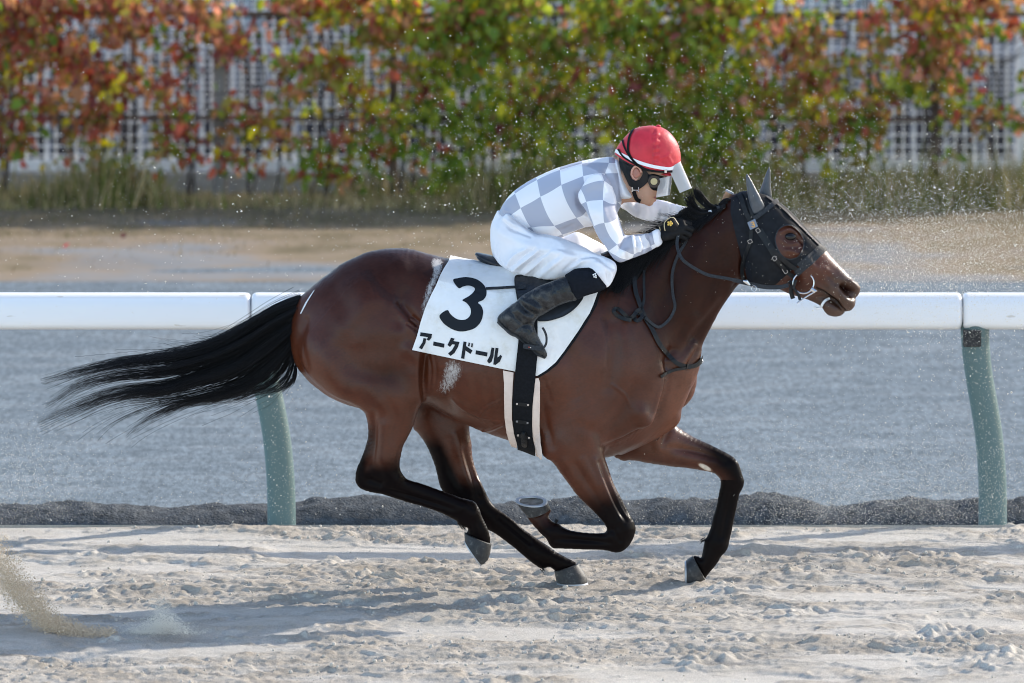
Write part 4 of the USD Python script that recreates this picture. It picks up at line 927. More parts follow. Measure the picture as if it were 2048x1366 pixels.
clad('girth_pad', area([(1071,757),(1077,756),(1080,765),(1080,810),(1079,850),(1081,885),(1084,903),(1084,920),(1072,917),(1069,894),(1064,866),(1064,830),(1067,790)], False), .020, pad_m, saddle, drape=True)
for (x0, y0, x1, y1) in ((1034,808,1056,810), (1034,843,1055,846), (1036,871,1058,876)):
    k = clad('keeper', band([(x0,y0),(x1,y1)], 7, 'round', False), .025, black, girth, drape=True, y1=0)
    for (x, y) in ((x0,y0),(x1,y1)):
        clad('rivet', Point(x, y).buffer(2.1), .028, chrome, girth, drape=True, y1=0)
clad('buckle_tongue', area([(1042,868),(1047,863),(1053,868),(1054,893),(1043,891)], True), .026, black, girth, drape=True, y1=0)
clad('surcingle_end', band([(972,577),(1000,575.5),(1036,573.5)], 5.5, 'flat'), .016, rubber, saddle, drape=True, y1=0)
clad('surcingle_loop', area([(1035,568),(1052,567),(1053,577),(1035,579)]), .024, rubber, saddle, drape=True, y1=0)
clad('flap_panel', area([(1035,588),(1050,586),(1052,602),(1040,606)]), .023, rubber, saddle, drape=True, y1=0)

# hood with eye holes and ear covers
hood_m = mottled('black_mesh_hood', (.005,.006,.008), (.0095,.011,.0145), scale=26, rough=.7, bump=.1, bscale=300, bdist=.001, specular_ior_level=.2)
neoprene = mottled('dark_neoprene', (.005,.006,.009), (.010,.012,.017), scale=30, rough=.7, specular_ior_level=.2)
hood = thing('blinker_hood', 'black mesh racing hood with pointed ear covers on the horse head', 'horse hood')
HOODP = [(1462,396),(1461,425),(1466,447),(1472,472),(1479,500),(1484,520),(1490,540),(1495,560),(1506,575),(1545,575),(1562,560),(1577,546),(1592,534),(1600,528),(1645,494),(1660,490),(1640,470),(1600,430),(1560,390),(1500,370)]
EYEH = [(1551,482),(1553,468),(1560,457),(1572,451),(1585,452),(1597,462),(1606,477),(1607,492),(1602,505),(1595,514),(1580,518),(1567,513),(1557,500)]
eyeh = area(EYEH, True)
clad('hood_panel', area(HOODP).difference(eyeh).difference(area([(1455,380),(1490,380),(1488,440),(1496,500),(1500,530),(1490,545),(1455,545)])), .005, hood_m, hood)
clad('hood_collar', area(HOODP).intersection(area([(1455,360),(1491,370),(1488,440),(1496,500),(1502,540),(1508,578),(1480,578),(1455,500)])), .0055, neoprene, hood)
clad('eye_hole_binding', eyeh.buffer(1.6).difference(eyeh.buffer(-.6)), .008, rubber, hood)
clad('nose_edge', band([(1596,531),(1612,519),(1626,506),(1645,489)], 8), .0075, rubber, hood)
clad('hood_seam', band([(1533,392),(1562,413),(1592,442),(1640,490)], 3.2), .0085, rubber, hood)
ear_m = mottled('grey_ear_cover', (.050,.056,.064), (.075,.083,.094), scale=30, rough=.34, bump=.08, bscale=300, bdist=.002)
for o, Y, s in (([(1492,353),(1494,347),(1498,352),(1504,362),(1511,375),(1518,388),(1524,400),(1529,412),(1525,420),(1514,428),(1505,428),(1500,410),(1496,390),(1493,370)], -.055, .8),
                ([(1536,338),(1538,333),(1540.5,338),(1541.5,352),(1542,372),(1543,398),(1532,402),(1518,392),(1520,381),(1526,364),(1531,350)], .055, .8)):
    ev, ef = inflate([Part(o, Y, s)], .0028, it=6)
    e = obj('ear_cover', (ev, ef), ear_m, hood, smooth=True)

# bridle
bridle = thing('bridle', 'black leather race bridle with steel ring bit and rubber reins over the hood', 'bridle')
clad('headpiece', band([(1476,386),(1482,396),(1487,412),(1493,428),(1503,446)], 9), .011, black, bridle)
clad('headpiece', band([(1488,384),(1495,398),(1500,416),(1506,436)], 6), .010, black, bridle)
clad('browband', band([(1507,438),(1522,427),(1538,414),(1556,399)], 9), .012, rubber, bridle)
clad('cheekpiece', band([(1513,458),(1524,474),(1539,497),(1551,517),(1563,532),(1576,546),(1590,556)], 8), .012, black, bridle)
clad('noseband_cheek', band([(1520,458),(1534,480),(1553,507),(1575,527),(1597,542)], 9), .009, black, bridle)
clad('noseband', band([(1592,549),(1605,537),(1622,523),(1637,508),(1655,492)], 12), .010, rubber, bridle)
clad('throat_lash', band([(1502,459),(1501,480),(1494,500),(1487,520),(1484,540),(1487,558),(1498,569)], 7), .010, black, bridle)
bad = clad('number_badge', area([(1494.5,445),(1510,437.5),(1516,453),(1500.5,460)]), .017, plain('badge_grey', (.16,.19,.25), .35), bridle, y1=0)
clad('badge_numeral', unary_union([band([(1502,446),(1505,444),(1507.5,445),(1507.5,447.5),(1505,449)], 1.7, 'round'), band([(1505,449),(1508.5,449),(1509,452),(1507,454),(1504,453)], 1.7, 'round')]), .0185, plain('amber_print', (.75,.36,.05), .5), bad, y1=0)
def ring_at(px, py, Y, r, t, nrm=(0, -1, .1), **k):
    c = P(px, py, Y)
    a = np.linspace(0, 2 * np.pi, 28, endpoint=False)
    n = np.array(nrm, float); n /= np.linalg.norm(n)
    u = np.cross(n, [0, 0, 1.0]); u /= np.linalg.norm(u); w = np.cross(n, u)
    return tube(c + r * (np.cos(a)[:, None] * u + np.sin(a)[:, None] * w), t, 8, closed=True)
def buckle(px, py, ang, w=9, h=9, lift=.014, parent=None, name='buckle'):
    Y = surfY(px, py)[0] - lift
    ca, sa = math.cos(ang), math.sin(ang)
    pts = [(px + ca * x - sa * y, py + sa * x + ca * y) for x, y in ((-w/2,-h/2),(w/2,-h/2),(w/2,h/2),(-w/2,h/2))]
    pts = [P(a, b, Y) for a, b in pts]
    return obj(name, tube(resample(pts + [pts[0]], .004)[:-1], .00115, 6, closed=True), chrome, parent, smooth=40)
for px, py, a, w in ((1516,461,1.0,8), (1549,517,1.0,8), (1570,541,1.0,12), (1500,483,-.5,8)):
    buckle(px, py, a, w, 7, .015, bridle)
bitY = surfY(1600, 560)[0] - .018
bit = obj('bit_ring', ring_at(1607, 566, bitY, .0415, .0034), chrome, bridle, smooth=40)
obj('bit_bar', tube([P(1594, 606, bitY - .01), P(1612, 594, bitY - .011), P(1634, 581, bitY - .01)], .003, 8), chrome, bit, smooth=40)
obj('bit_joint', tube([P(1622, 577, bitY - .013), P(1631, 583, bitY - .013)], [.0085, .0085], 8), chrome, bit, smooth=40)
obj('bit_hanger', tube([P(1592, 560, bitY - .006), P(1587, 575, bitY - .008), P(1598, 592, bitY - .010), P(1600, 600, bitY - .010)], .006, 8), black, bit, smooth=40)
strap2 = [(1578,562),(1584,570),(1582,584),(1586,597)]
obj('curb_strap', tube(P(*np.array(strap2).T, bitY + .01), .009, 8), black, bridle, smooth=40)
tape = clad('tongue_tie', band([(1642,616),(1645,608),(1652,600),(1660,597)], 5), .006, white_pvc, bridle)
tt = obj('tongue_tie_end', tube(P([1641,1634,1628,1630], [615,617,614,611], surfY(1645, 608)[0] - .004), [.004,.005,.004,.002], 6), white_pvc, tape, smooth=60)
rein = [(1577,570),(1560,574),(1530,574),(1492,566),(1455,557),(1417,550),(1390,537),(1367,521),(1357,503),(1354,486),(1357,468)]
rp = spline(rein, closed=False, n=8)
ry = np.interp(np.linspace(0, 1, len(rp)), [0, .15, .4, .7, 1], [bitY - .012, bitY - .016, -.15, -.17, -.12])
sy = surfY(rp[:, 0], rp[:, 1], default=9.0)
ry = np.minimum(ry, np.where(sy > 5, 9, sy - .012))
rw = np.where(np.arange(len(rp)) < 30, .017, .013)
rein_w = P(rp[:, 0], rp[:, 1], ry)
obj('rein', tube(rein_w, 0, flat=(rw, .007, (0, -1, .1))), rubber, bridle, smooth=40)
rein2 = [(1378,462),(1371,484),(1358,506),(1348,532),(1344,557),(1346,590),(1350,612),(1343,632),(1330,647),(1317,654),(1304,647),(1290,634)]
rq = spline(rein2, closed=False, n=8)
ry2 = surfY(rq[:, 0], rq[:, 1]) - .014
ry2 = gaussian_filter(ry2, 4)
obj('rein', tube(P(rq[:, 0], rq[:, 1], ry2), 0, flat=(.012, .006, (0, -1, .1))), rubber, bridle, smooth=40)
obj('rein_ring', ring_at(1508, 577, -.13, .011, .0018, (-.5, -1, .1)), chrome, bridle, smooth=40)
obj('rein_stop', tube([P(1486, 562, -.14), P(1493, 563, -.14), P(1500, 570, -.14)], [.004, .009, .004], 8), chrome, bridle, smooth=40)

# neck strap
strap = thing('neck_strap', 'thin black leather strap knotted round the horse neck and chest', 'strap')
clad('strap_band', band([(1268,545),(1271,580),(1277,600),(1289,632),(1304,657),(1319,687),(1339,712),(1355,727),(1374,733),(1391,731),(1403,722),(1412,708)], 8.5), .008, black, strap)
clad('strap_band', band([(1288,540),(1288,570),(1288,600),(1281,622),(1276,630)], 5), .008, black, strap)
clad('strap_tail', band([(1374,736),(1350,740),(1335,746),(1322,754)], 5.5), .010, black, strap, y1=0.05)
buckle(1401, 722, -.6, 8, 9, .01, strap)
clad('strap_keeper', band([(1377,738),(1379,729)], 8), .012, black, strap, y1=.05)
knot = spline([(1281,618),(1272,624),(1268,636),(1276,641),(1284,632),(1276,622),(1266,632),(1258,637),(1250,630),(1238,619),(1230,618),(1228,624),(1236,632),(1250,638),(1262,640)], closed=False, n=7)
ky = gaussian_filter(surfY(knot[:, 0], knot[:, 1]), 3) - .016 - .006 * np.sin(np.arange(len(knot)) * .35)
obj('knot', tube(P(knot[:, 0], knot[:, 1], ky), 0, flat=(.016, .007, (0.1, -1, .15))), black, strap, smooth=40)
# ------------------------------------------------------------------ the jockey: one body, dressed
from scipy.interpolate import RBFInterpolator
def E(*q): return [(940 + x / 4, 280 + y / 4) for x, y in q]
LEGY = float(np.nanmin(surfY([1100, 1060, 1120, 1150], [600, 630, 590, 575]))) - .034        # just outside the saddle flap
TORSO = [(996,436),(1003,415),(1011,402),(1025,385),(1050,367),(1080,351),(1115,336),(1152,325),(1180,319),(1205,315),(1220,314),(1232,317),(1240,326),(1245,350),(1247,378),(1245,400),(1240,415),(1230,430),(1207,444),(1186,451),(1165,456),(1145,464),(1125,474),(1108,475),(1085,472),(1062,470),(1040,462),(1015,450)]
SLEEVE = [(1163,376),(1178,354),(1200,346),(1217,357),(1227,380),(1233,400),(1233,420),(1240,442),(1246,461),(1252,470),(1272,469),(1298,466),(1315,459),(1321,466),(1324,481),(1321,489),(1302,501),(1277,512),(1255,520),(1241,524),(1230,519),(1222,510),(1212,495),(1197,474),(1186,450),(1172,421),(1160,403),(1157,388)]
SLEEVEY = [(1190,370,-.155),(1200,430,-.215),(1232,500,-.235),(1270,495,-.195),(1318,475,-.125)]
FARSL = [(1238,390),(1262,396),(1285,401),(1315,399),(1340,405),(1362,412),(1377,417),(1376,430),(1368,438),(1345,443),(1320,446),(1295,441),(1270,433),(1254,422),(1240,412)]
FARSLY = [(1245,400,.165),(1290,425,.21),(1330,425,.15),(1372,425,.055)]
COLLAR = [(1229,317),(1238,319),(1242,330),(1246,350),(1256,375),(1266,392),(1255,397),(1239,395),(1233,375),(1230,350),(1226,332)]
HIPS = [(997,422),(1015,428),(1035,440),(1060,460),(1085,470),(1100,490),(1095,525),(1075,548),(1052,552),(1030,547),(1010,537),(995,525),(986,510),(982,492),(981,472),(982,452),(988,436)]
THIGH = [(1010,430),(1030,438),(1050,454),(1070,466),(1098,471),(1125,477),(1150,486),(1168,494),(1190,507),(1210,514),(1225,521),(1233,531),(1232,545),(1224,564),(1215,574),(1206,570),(1195,560),(1160,553),(1125,556),(1102,559),(1077,557),(1052,554),(1032,547),(1012,538),(997,525),(990,505),(992,470)]
THIGHY = [(1010,480,-.055),(1060,510,-.11),(1130,515,-.20),(1215,545,LEGY + .005)]
FARTH = [(1085,468),(1125,472),(1152,464),(1170,470),(1192,482),(1210,492),(1220,505),(1232,528),(1222,555),(1190,552),(1120,540),(1060,535),(1030,500),(1045,470)]
FARTHY = [(1050,500,.08),(1130,500,.17),(1215,530,.27)]
SOCK = [(1130,552),(1138,545),(1150,538),(1166,536),(1180,535.5),(1195,539),(1201,545),(1207,556),(1212,567),(1213,574),(1205,580),(1190,586),(1170,592),(1152,599),(1144,590),(1136,572)]
BOOT = [(1139,556),(1127,553),(1109,560),(1088,568),(1065,579),(1044,592),(1035,601),(1021,611),(1009,621),(999,630),(995,637),(996,645),(1003,652),(1010,658),(1017,664),(1023,669),(1032,673),(1044,683),(1057,692),(1064,700),(1070,706),(1081,712),(1090,716),(1094,712),(1093,704),(1087,693),(1079,677),(1072,663),(1069,649),(1073,637),(1088,628),(1095,624),(1116,612),(1136,604),(1155,598),(1150,578)]
BOOTY = [(1120,580,LEGY),(1040,630,LEGY - .005),(1085,700,LEGY - .012)]
HEADP = [(1243,330),(1239,308),(1250,280),(1285,264),(1320,268),(1341,290),(1346,318),(1341,340),(1335,350),(1330,360),(1327,368),(1326,376),(1326,381),(1321,386),(1315.5,388.5),(1316,393),(1312,396),(1313,401),(1308,404),(1305,409),(1299,412),(1290,408),(1281,401),(1271,390),(1262,378),(1254,362)]
NECKP = [(1222,335),(1245,325),(1262,345),(1280,385),(1284,402),(1268,404),(1250,402),(1232,385)]
WRIST = [(1295,470),(1312,461),(1326,457),(1338,458),(1338,472),(1330,480),(1318,486),(1300,494)]
FWRIST = [(1350,412),(1372,416),(1386,419),(1390,428),(1380,436),(1355,440)]
body_parts = [Part(HEADP, 0, .80), Part(NECKP, 0, .95), Part(TORSO, 0, .98), Part(SLEEVE, SLEEVEY, .62), Part(FARSL, FARSLY, .66), Part(HIPS, 0, 1.0), Part(THIGH, THIGHY, .62), Part(FARTH, FARTHY, .6), Part(SOCK, LEGY, .55), Part(BOOT, BOOTY, .5),
              Part(BOOT, [(a, b, -y) for a, b, y in BOOTY], .5), Part(SOCK, -LEGY, .55), Part(WRIST, -.122, .8), Part(FWRIST, .055, .85)]
HJ = .004
allp = body_parts
for p in allp: p.solve(HJ)
for i in list(range(2, 12)):                                    # the clothed parts stay inside their clothes
    p = body_parts[i]; p.U = p.U - .012 * np.sqrt(np.maximum(p.U, 0)) * 2 - 2e-4
_solve = Part.solve
Part.solve = lambda self, h: self
bv, bf = inflate(allp, HJ, k=[.02, .02, .03, .02, .02, .02, .02, .02, .015, .015, .015, .015, .012, .012])
Part.solve = _solve
bv, bf = biggest(bv, bf)
bpx, bpy = proj(bv)
face_map = stroke_map([([(1309,395.5),(1315,395)],-3.0,1.6), ([(1327,381),(1323,385)],2,2), ([(1318,384),(1321,381)],-2,1.6), ([(1300,385),(1296,392)],1.5,6), ([(1318,366),(1328,364)],-5,4), ([(1312,357),(1328,355)],2.5,3), ([(1306,401),(1312,400)],-1.5,2)])
bn = vnormals(bv, bf)
bv = bv + bn * (sample(face_map, bpx, bpy) * (np.abs(bn[:, 1]) > .15))[:, None]
skin_c = np.tile(np.array([[.50, .285, .195]]), (len(bv), 1))
skin_c = blend(skin_c, (.42, .13, .12), np.exp(-(((bpx - 1312.5) / 4)**2 + ((bpy - 396.5) / 3.2)**2)) * .8)
skin_c = blend(skin_c, (.20, .05, .05), np.exp(-(((bpx - 1311.5) / 4)**2 + ((bpy - 395.2) / .9)**2)) * .8)
skin_c = blend(skin_c, (.012, .010, .010), sst(1302 - bpx + (330 - bpy) * -.2, -10, 4) * sst(bpy, 352, 336) * (bpx > 1238) * (bpy < 360))       # hair at the back of the head
skin_c = blend(skin_c, (.05, .03, .025), np.exp(-(((bpx - 1326) / 6)**2 + ((bpy - 357 + (bpx - 1326) * .3) / 1.6)**2)) * .8)
skin_m = material('skin', {'a': ('attribute', {'attribute': 'Col'}), 't': ('texture_coordinate', {}), 'n': ('noise_texture', {'scale': 70.0, 'detail': 3.0}), 'mr': ('map_range', {'to_min': .88, 'to_max': 1.12}),
    'mul': ('mix_color', {'blend_type': 'multiply', 'fac': 1.0}), 'p': ('principled_bsdf', {'roughness': .5, 'subsurface_weight': .15, 'subsurface_scale': .006})},
    [('t.object', 'n.vector'), ('n.fac', 'mr.value'), ('a.color', 'mul.a'), ('mr.result', 'mul.b'), ('mul.result', 'p.base_color')])
jockey = thing('person', 'jockey in grey and white checked silks and red cap crouched over the horse neck', 'person')
obj('body', (bv, bf), skin_m, jockey, smooth=True, color=skin_c)
skin_v, skin_f = arrs(solid(bv, bf).simplify(.0005)); skin_n = vnormals(skin_v, skin_f)
def wrap(name, vfn, poly, off, mat, parent, y0=-.45, y1=.45, smooth=30, **kw):
    v, f, n = vfn
    m = solid(v + n * off, f) ^ prism(poly, y0, y1)
    if m.is_empty(): print('empty', name); return None
    return obj(name, arrs(m), mat, parent, smooth=smooth, **kw)
SK = (skin_v, skin_f, skin_n)

def dress(name, parts_, k, mat, parent, folds=(), amp=1.0, uv=None, h=.0032, crumple=.0012, cscale=22, it=8, ofs=0, **kw):
    v, f = inflate(parts_, h, k=k, it=it, offset=ofs); v, f = biggest(v, f)
    n = vnormals(v, f); px, py = proj(v)
    d = sample(stroke_map([(a, b * amp, c) for a, b, c in folds]), px, py) * np.clip(np.abs(n[:, 1]) * 1.5, 0, 1) if folds else 0
    d = d + crumple * (meshkit.fbm(v * cscale, 3, 11) - .5) * 2
    v = v + n * np.asarray(d)[:, None]
    if uv is not None:
        nodes, vals = uv
        U = RBFInterpolator(np.array(nodes, float) / 100, np.array(vals, float), kernel='thin_plate_spline')(np.stack([px, py], 1) / 100)
        kw['uv'] = U
    return obj(name, (v, f), mat, parent, smooth=True, **kw), (v, f, vnormals(v, f))

silk_m = material('checked_silks', {'u': ('uvmap', {'attribute': 'st'}), 'mp': ('mapping', {'location': (0, 0, .5)}), 'c': ('checker_texture', {'scale': 1.0, 'color1': (.385, .405, .495), 'color2': (.82, .815, .85)}),
    't': ('texture_coordinate', {}), 'n': ('noise_texture', {'scale': 40.0, 'detail': 4.0}), 'b': ('bump', {'strength': .2, 'distance': .004}), 'p': ('principled_bsdf', {'roughness': .48, 'sheen_weight': .1, 'specular_ior_level': .4})},
    [('u.UV', 'mp.vector'), ('mp.vector', 'c.vector'), ('c.color', 'p.base_color'), ('t.object', 'n.vector'), ('n.fac', 'b.height'), ('b.normal', 'p.normal')])
white_silk = mottled('white_silk', (.77,.78,.83), (.82,.83,.87), scale=12, rough=.5, bump=.2, bscale=60, bdist=.004)
breech_m = mottled('white_breeches', (.76,.76,.81), (.82,.82,.86), scale=9, rough=.55, bump=.25, bscale=50, bdist=.004, sheen_weight=.1)
tn = {(0,0):(360,430),(1,0):(535,320),(2,0):(719,240),(3,0):(897,193),(4,0):(1110,183),(0,1):(405,545),(1,1):(565,455),(2,1):(731,360),(3,1):(906,290),(4,1):(1085,262),(0,2):(485,705),(1,2):(675,682),(2,2):(850,619),(3,2):(1010,560),
      (1,3):(738,759),(2,3):(915,700),(0,3):(560,800),(-1,0):(215,545),(-1,1):(265,640),(0,-1):(320,330),(1,-1):(500,225),(2,-1):(705,150),(3,-1):(890,110),(4,-1):(1105,105),(5,0):(1290,200),(5,1):(1250,270),(4,2):(1190,500)}
sn = {(1,0):(1070,330),(1,1):(1065,490),(1,2):(1075,662),(1,3):(1177,837),(1,4):(1310,912),(0,0):(880,380),(0,1):(930,495),(0,2):(990,690),(0,3):(1108,888),(0,4):(1290,960),(2,0):(1160,380),(2,1):(1172,510),(2,2):(1178,625),(2,3):(1240,770),(2,4):(1290,765),(1,5):(1450,850),(0,5):(1460,890),(2,5):(1400,755)}
folds_t = [(E((250,590),(340,650),(440,700)),4,4), (E((330,590),(420,670),(500,730)),-4,4), (E((280,560),(360,600)),3,3), (E((870,430),(890,520),(950,580)),-9,6), (E((860,560),(980,670)),3,6), (E((600,600),(760,640),(880,600)),2,8), (E((700,740),(820,700)),-3,5), (E((1090,260),(1140,360),(1180,500)),-6,5), (E((560,460),(620,590),(690,720)),1.2,10), (E((900,200),(1000,250)),2,10)]
folds_s = [(E((1325,775),(1345,830),(1340,900)),-3.4,2.6), (E((1340,770),(1362,820),(1360,890)),2.6,2.6), (E((1365,770),(1385,820),(1385,880)),-3,2.4), (E((1400,760),(1420,810),(1420,870)),2.4,2.6), (E((1300,775),(1310,850)),3,3), (E((1240,775),(1220,850),(1180,900)),-5,5), (E((1060,540),(1090,640),(1170,760)),2.5,5), (E((1060,350),(1060,500)),2,6), (E((950,420),(1000,400),(1050,400)),-2,6), (E((1000,640),(1080,780)),-2,5), (E((1430,790),(1460,850)),-2,3), (E((1200,900),(1290,880),(1400,850)),2,5)]
jacket = obj_parent = UsdGeom.Xform.Define(stage, numbered(str(jockey.GetPath()), 'jacket')).GetPrim()
cv = lambda d: ([(940 + x / 4, 280 + y / 4) for x, y in d.values()], [(a, b) for a, b in d.keys()])
_, TJ = dress('jacket_body', [Part(TORSO, 0, [(1020,430,1.0),(1120,400,1.12),(1210,370,1.16)])], .03, silk_m, jacket, folds_t, amp=2.3, uv=cv(tn))
snv = cv(sn); snv = (snv[0], [(a + 1, b) for a, b in snv[1]])
_, SJ = dress('sleeve', [Part(SLEEVE, SLEEVEY, .80)], .03, silk_m, jacket, folds_s, amp=3.0, uv=snv)
fsn = ([(1240,395),(1245,420),(1280,400),(1280,436),(1320,398),(1320,446),(1362,410),(1365,440)], [(0.1,1.2),(0.1,2.2),(.9,1.1),(.9,2.3),(1.9,1.1),(1.9,2.4),(2.05,1.3),(2.05,1.7)])
_, FJ = dress('sleeve', [Part(FARSL, FARSLY, .82)], .03, white_silk, jacket, [([(1290,402),(1300,420),(1298,438)],3,4), ([(1310,400),(1322,420),(1318,444)],-4,4), ([(1335,406),(1342,425),(1338,444)],4,4), ([(1270,400),(1280,420),(1278,434)],-3,4)], amp=2.2)
wrap('cuff', SJ, area([(1303,461),(1314,452),(1330,465),(1330,490),(1316,496),(1309,487)]), .002, white_silk, jacket, y1=0)
wrap('cuff', FJ, area([(1352,400),(1385,410),(1382,440),(1350,450)]), .002, white_silk, jacket, y0=0)
dress('collar', [Part(COLLAR, 0, 3.0)], .02, white_silk, jacket, [([(1234,330),(1240,360),(1250,388)],2,3)], h=.004)
folds_b = [(E((300,1000),(360,930),(450,880)),4,2.6), (E((320,1020),(420,930),(520,870)),-4.2,2.6), (E((350,1040),(450,960),(560,880)),4.2,2.6), (E((400,1055),(520,950),(640,890)),-4,2.6), (E((440,1070),(540,990),(660,905)),3.6,2.6), (E((500,1085),(620,980),(720,920)),-3,3), (E((560,1095),(660,1010),(740,950)),2.6,3),
           (E((225,840),(235,930),(290,1010),(400,1070)),2.8,2.2), (E((215,850),(225,930),(280,1020),(390,1080)),-2,2.4), (E((300,740),(420,830),(640,890),(900,960)),2.6,5), (E((250,620),(330,700),(480,760)),-4,4), (E((200,700),(290,780),(380,830)),3,6), (E((230,600),(300,650),(360,700)),3,3), (E((900,940),(1000,930),(1100,960)),-2.4,3), (E((1010,980),(1060,1000),(1120,1060)),2.6,3), (E((1040,960),(1100,1000),(1150,1030)),-2.6,3), (E((1080,1000),(1100,1060),(1110,1140)),-2.6,3), (E((760,1040),(860,960),(930,930)),-3,3), (E((820,1020),(900,970),(980,950)),2.5,3)]
breeches, BR = dress('breeches', [Part(HIPS, 0, 1.12), Part(THIGH, THIGHY, .78), Part(FARTH, FARTHY, .75)], [.03, .03, .02], breech_m, jockey, folds_b, amp=3.0)
wrap('waistband', BR, band(E((205,560),(290,590),(380,640),(480,715),(600,755),(740,785)), 5), .0025, white_silk, breeches)
boot_m = material('scuffed_boot_leather', {'t': ('texture_coordinate', {}), 'n': ('noise_texture', {'scale': 22.0, 'detail': 6.0, 'roughness': .7, 'distortion': .8}), 'r': ('rgb_ramp', {'ramp': [(.36, (.005, .0055, .0065)), (.49, (.010, .011, .013)), (.58, (.026, .026, .026)), (.70, (.085, .082, .078))]}),
    'rr': ('map_range', {'from_min': .4, 'from_max': .7, 'to_min': .16, 'to_max': .6}), 'b': ('bump', {'strength': .5, 'distance': .004}), 'p': ('principled_bsdf', {'specular_ior_level': .45})}, [('t.object', 'n.vector'), ('n.fac', 'r.fac'), ('r.color', 'p.base_color'), ('n.fac', 'rr.value'), ('rr.result', 'p.roughness'), ('n.fac', 'b.height'), ('b.normal', 'p.normal')])
sock_m = mottled('navy_gaiter', (.004,.006,.010), (.007,.009,.015), scale=80, rough=.8, specular_ior_level=.15)
folds_f = [([(1036,604),(1056,622),(1078,632)],-5,3.4), ([(1044,598),(1064,612),(1086,624)],4,4), ([(1030,612),(1050,632),(1070,640)],4,4), ([(1020,622),(1045,648),(1068,650)],-3.5,3), ([(1052,590),(1075,604),(1090,618)],-4,3.5), ([(1010,634),(1016,655),(1024,668)],3,4), ([(1022,668),(1040,655),(1066,645)],-2,2), ([(1110,566),(1105,590),(1112,608)],-2.5,4), ([(1075,585),(1090,600),(1098,615)],3.5,4), ([(1040,665),(1062,690)],2.5,6)]
boot_parts = lambda sg: [Part(BOOT, [(a, b, y * sg) for a, b, y in BOOTY], [(1120,580,.82),(1050,620,.85),(1060,670,1.05),(1088,706,1.2)])]
boot, BT = dress('boot', boot_parts(1), .02, boot_m, jockey, folds_f, amp=1.7, crumple=.0026, cscale=30)
wrap('boot_sole', BT, band([(995,643),(1005,655),(1021,667),(1030,672),(1046,686),(1060,697),(1070,707),(1082,714),(1090,718)], 6), .003, rubber, boot)
dress('gaiter', [Part(SOCK, LEGY, .85)], .02, sock_m, jockey, [([(1195,540),(1204,556),(1209,572)],-2.5,2)], crumple=.0008)
emb = [(1187,566-16.5),(1190.5,547.5),(1191.5,551),(1188.5,553.5),(1192,554.5)]
wrap('emblem', SK, unary_union([Point(a, b).buffer(1.7) for a, b in emb]), .024, white_pvc, jockey, y1=LEGY) if False else None
v, f = BT[0] * np.array([1, -1, 1]), BT[1][:, ::-1]
obj('boot', (v, f), boot_m, jockey, smooth=True)
g2 = Part(SOCK, -LEGY, .85); v, f = inflate([g2], .004); obj('gaiter', (v, f), sock_m, jockey, smooth=True)
emY = LEGY - .036
em = [trimesh.creation.icosphere(2, .0036) for _ in emb]
for e, (a, b) in zip(em, emb): e.apply_translation(P(a, b, emY))
obj('emblem', trimesh.util.concatenate(em), white_pvc, jockey, smooth=True)

# stirrup iron and leather
stir = UsdGeom.Xform.Define(stage, numbered(str(saddle.GetPath()), 'stirrup')).GetPrim()
sy_ = LEGY - .01
irn = spline([(1085,655),(1090,664),(1093,675),(1092,688),(1086,697)], closed=False)
obj('stirrup_iron', tube(P(irn[:, 0], irn[:, 1], sy_ - .055), .0045, 8), rubber, stir, smooth=40)
irn2 = spline([(1085,655),(1086,664),(1087,676),(1086,690)], closed=False)
obj('stirrup_iron', tube(P(irn2[:, 0], irn2[:, 1], sy_ + .05), .0045, 8), rubber, stir, smooth=40)
a = P(1046, 693, 0); b = P(1086, 698, 0)
tread = tube([P(1046, 692.5, sy_ - .05), P(1050, 692.5, sy_ - .05), P(1080, 697, sy_ - .052), P(1088, 697, sy_ - .045)], 0, flat=([.014, .021, .020, .014], .012, (0, -1, .1)))
obj('stirrup_tread', tread, rubber, stir, smooth=40)
for k in (0, 1):
    obj('tread_mark', trimesh.creation.icosphere(1, .0028).apply_translation(P(1058 + 3 * k, 694.5 + .6 * k, sy_ - .057)), plain(f'red_mark_{k}', (.45,.06,.04) if k == 0 else (.6,.55,.5), .5), stir, smooth=True)
lw = [(1086,656),(1090,642),(1096,622),(1100,600)]
obj('stirrup_leather', tube(P(*np.array(lw).T, LEGY + .055), 0, flat=(.028, .006, (0, -1, .1))), black, stir, smooth=40)
for dx in (-3.2, 3.2):
    obj('leather_stitching', tube(P(np.array([1087,1091,1096]) + dx, [653,640,626], LEGY + .05), .0013, 5), chrome, stir, smooth=40)

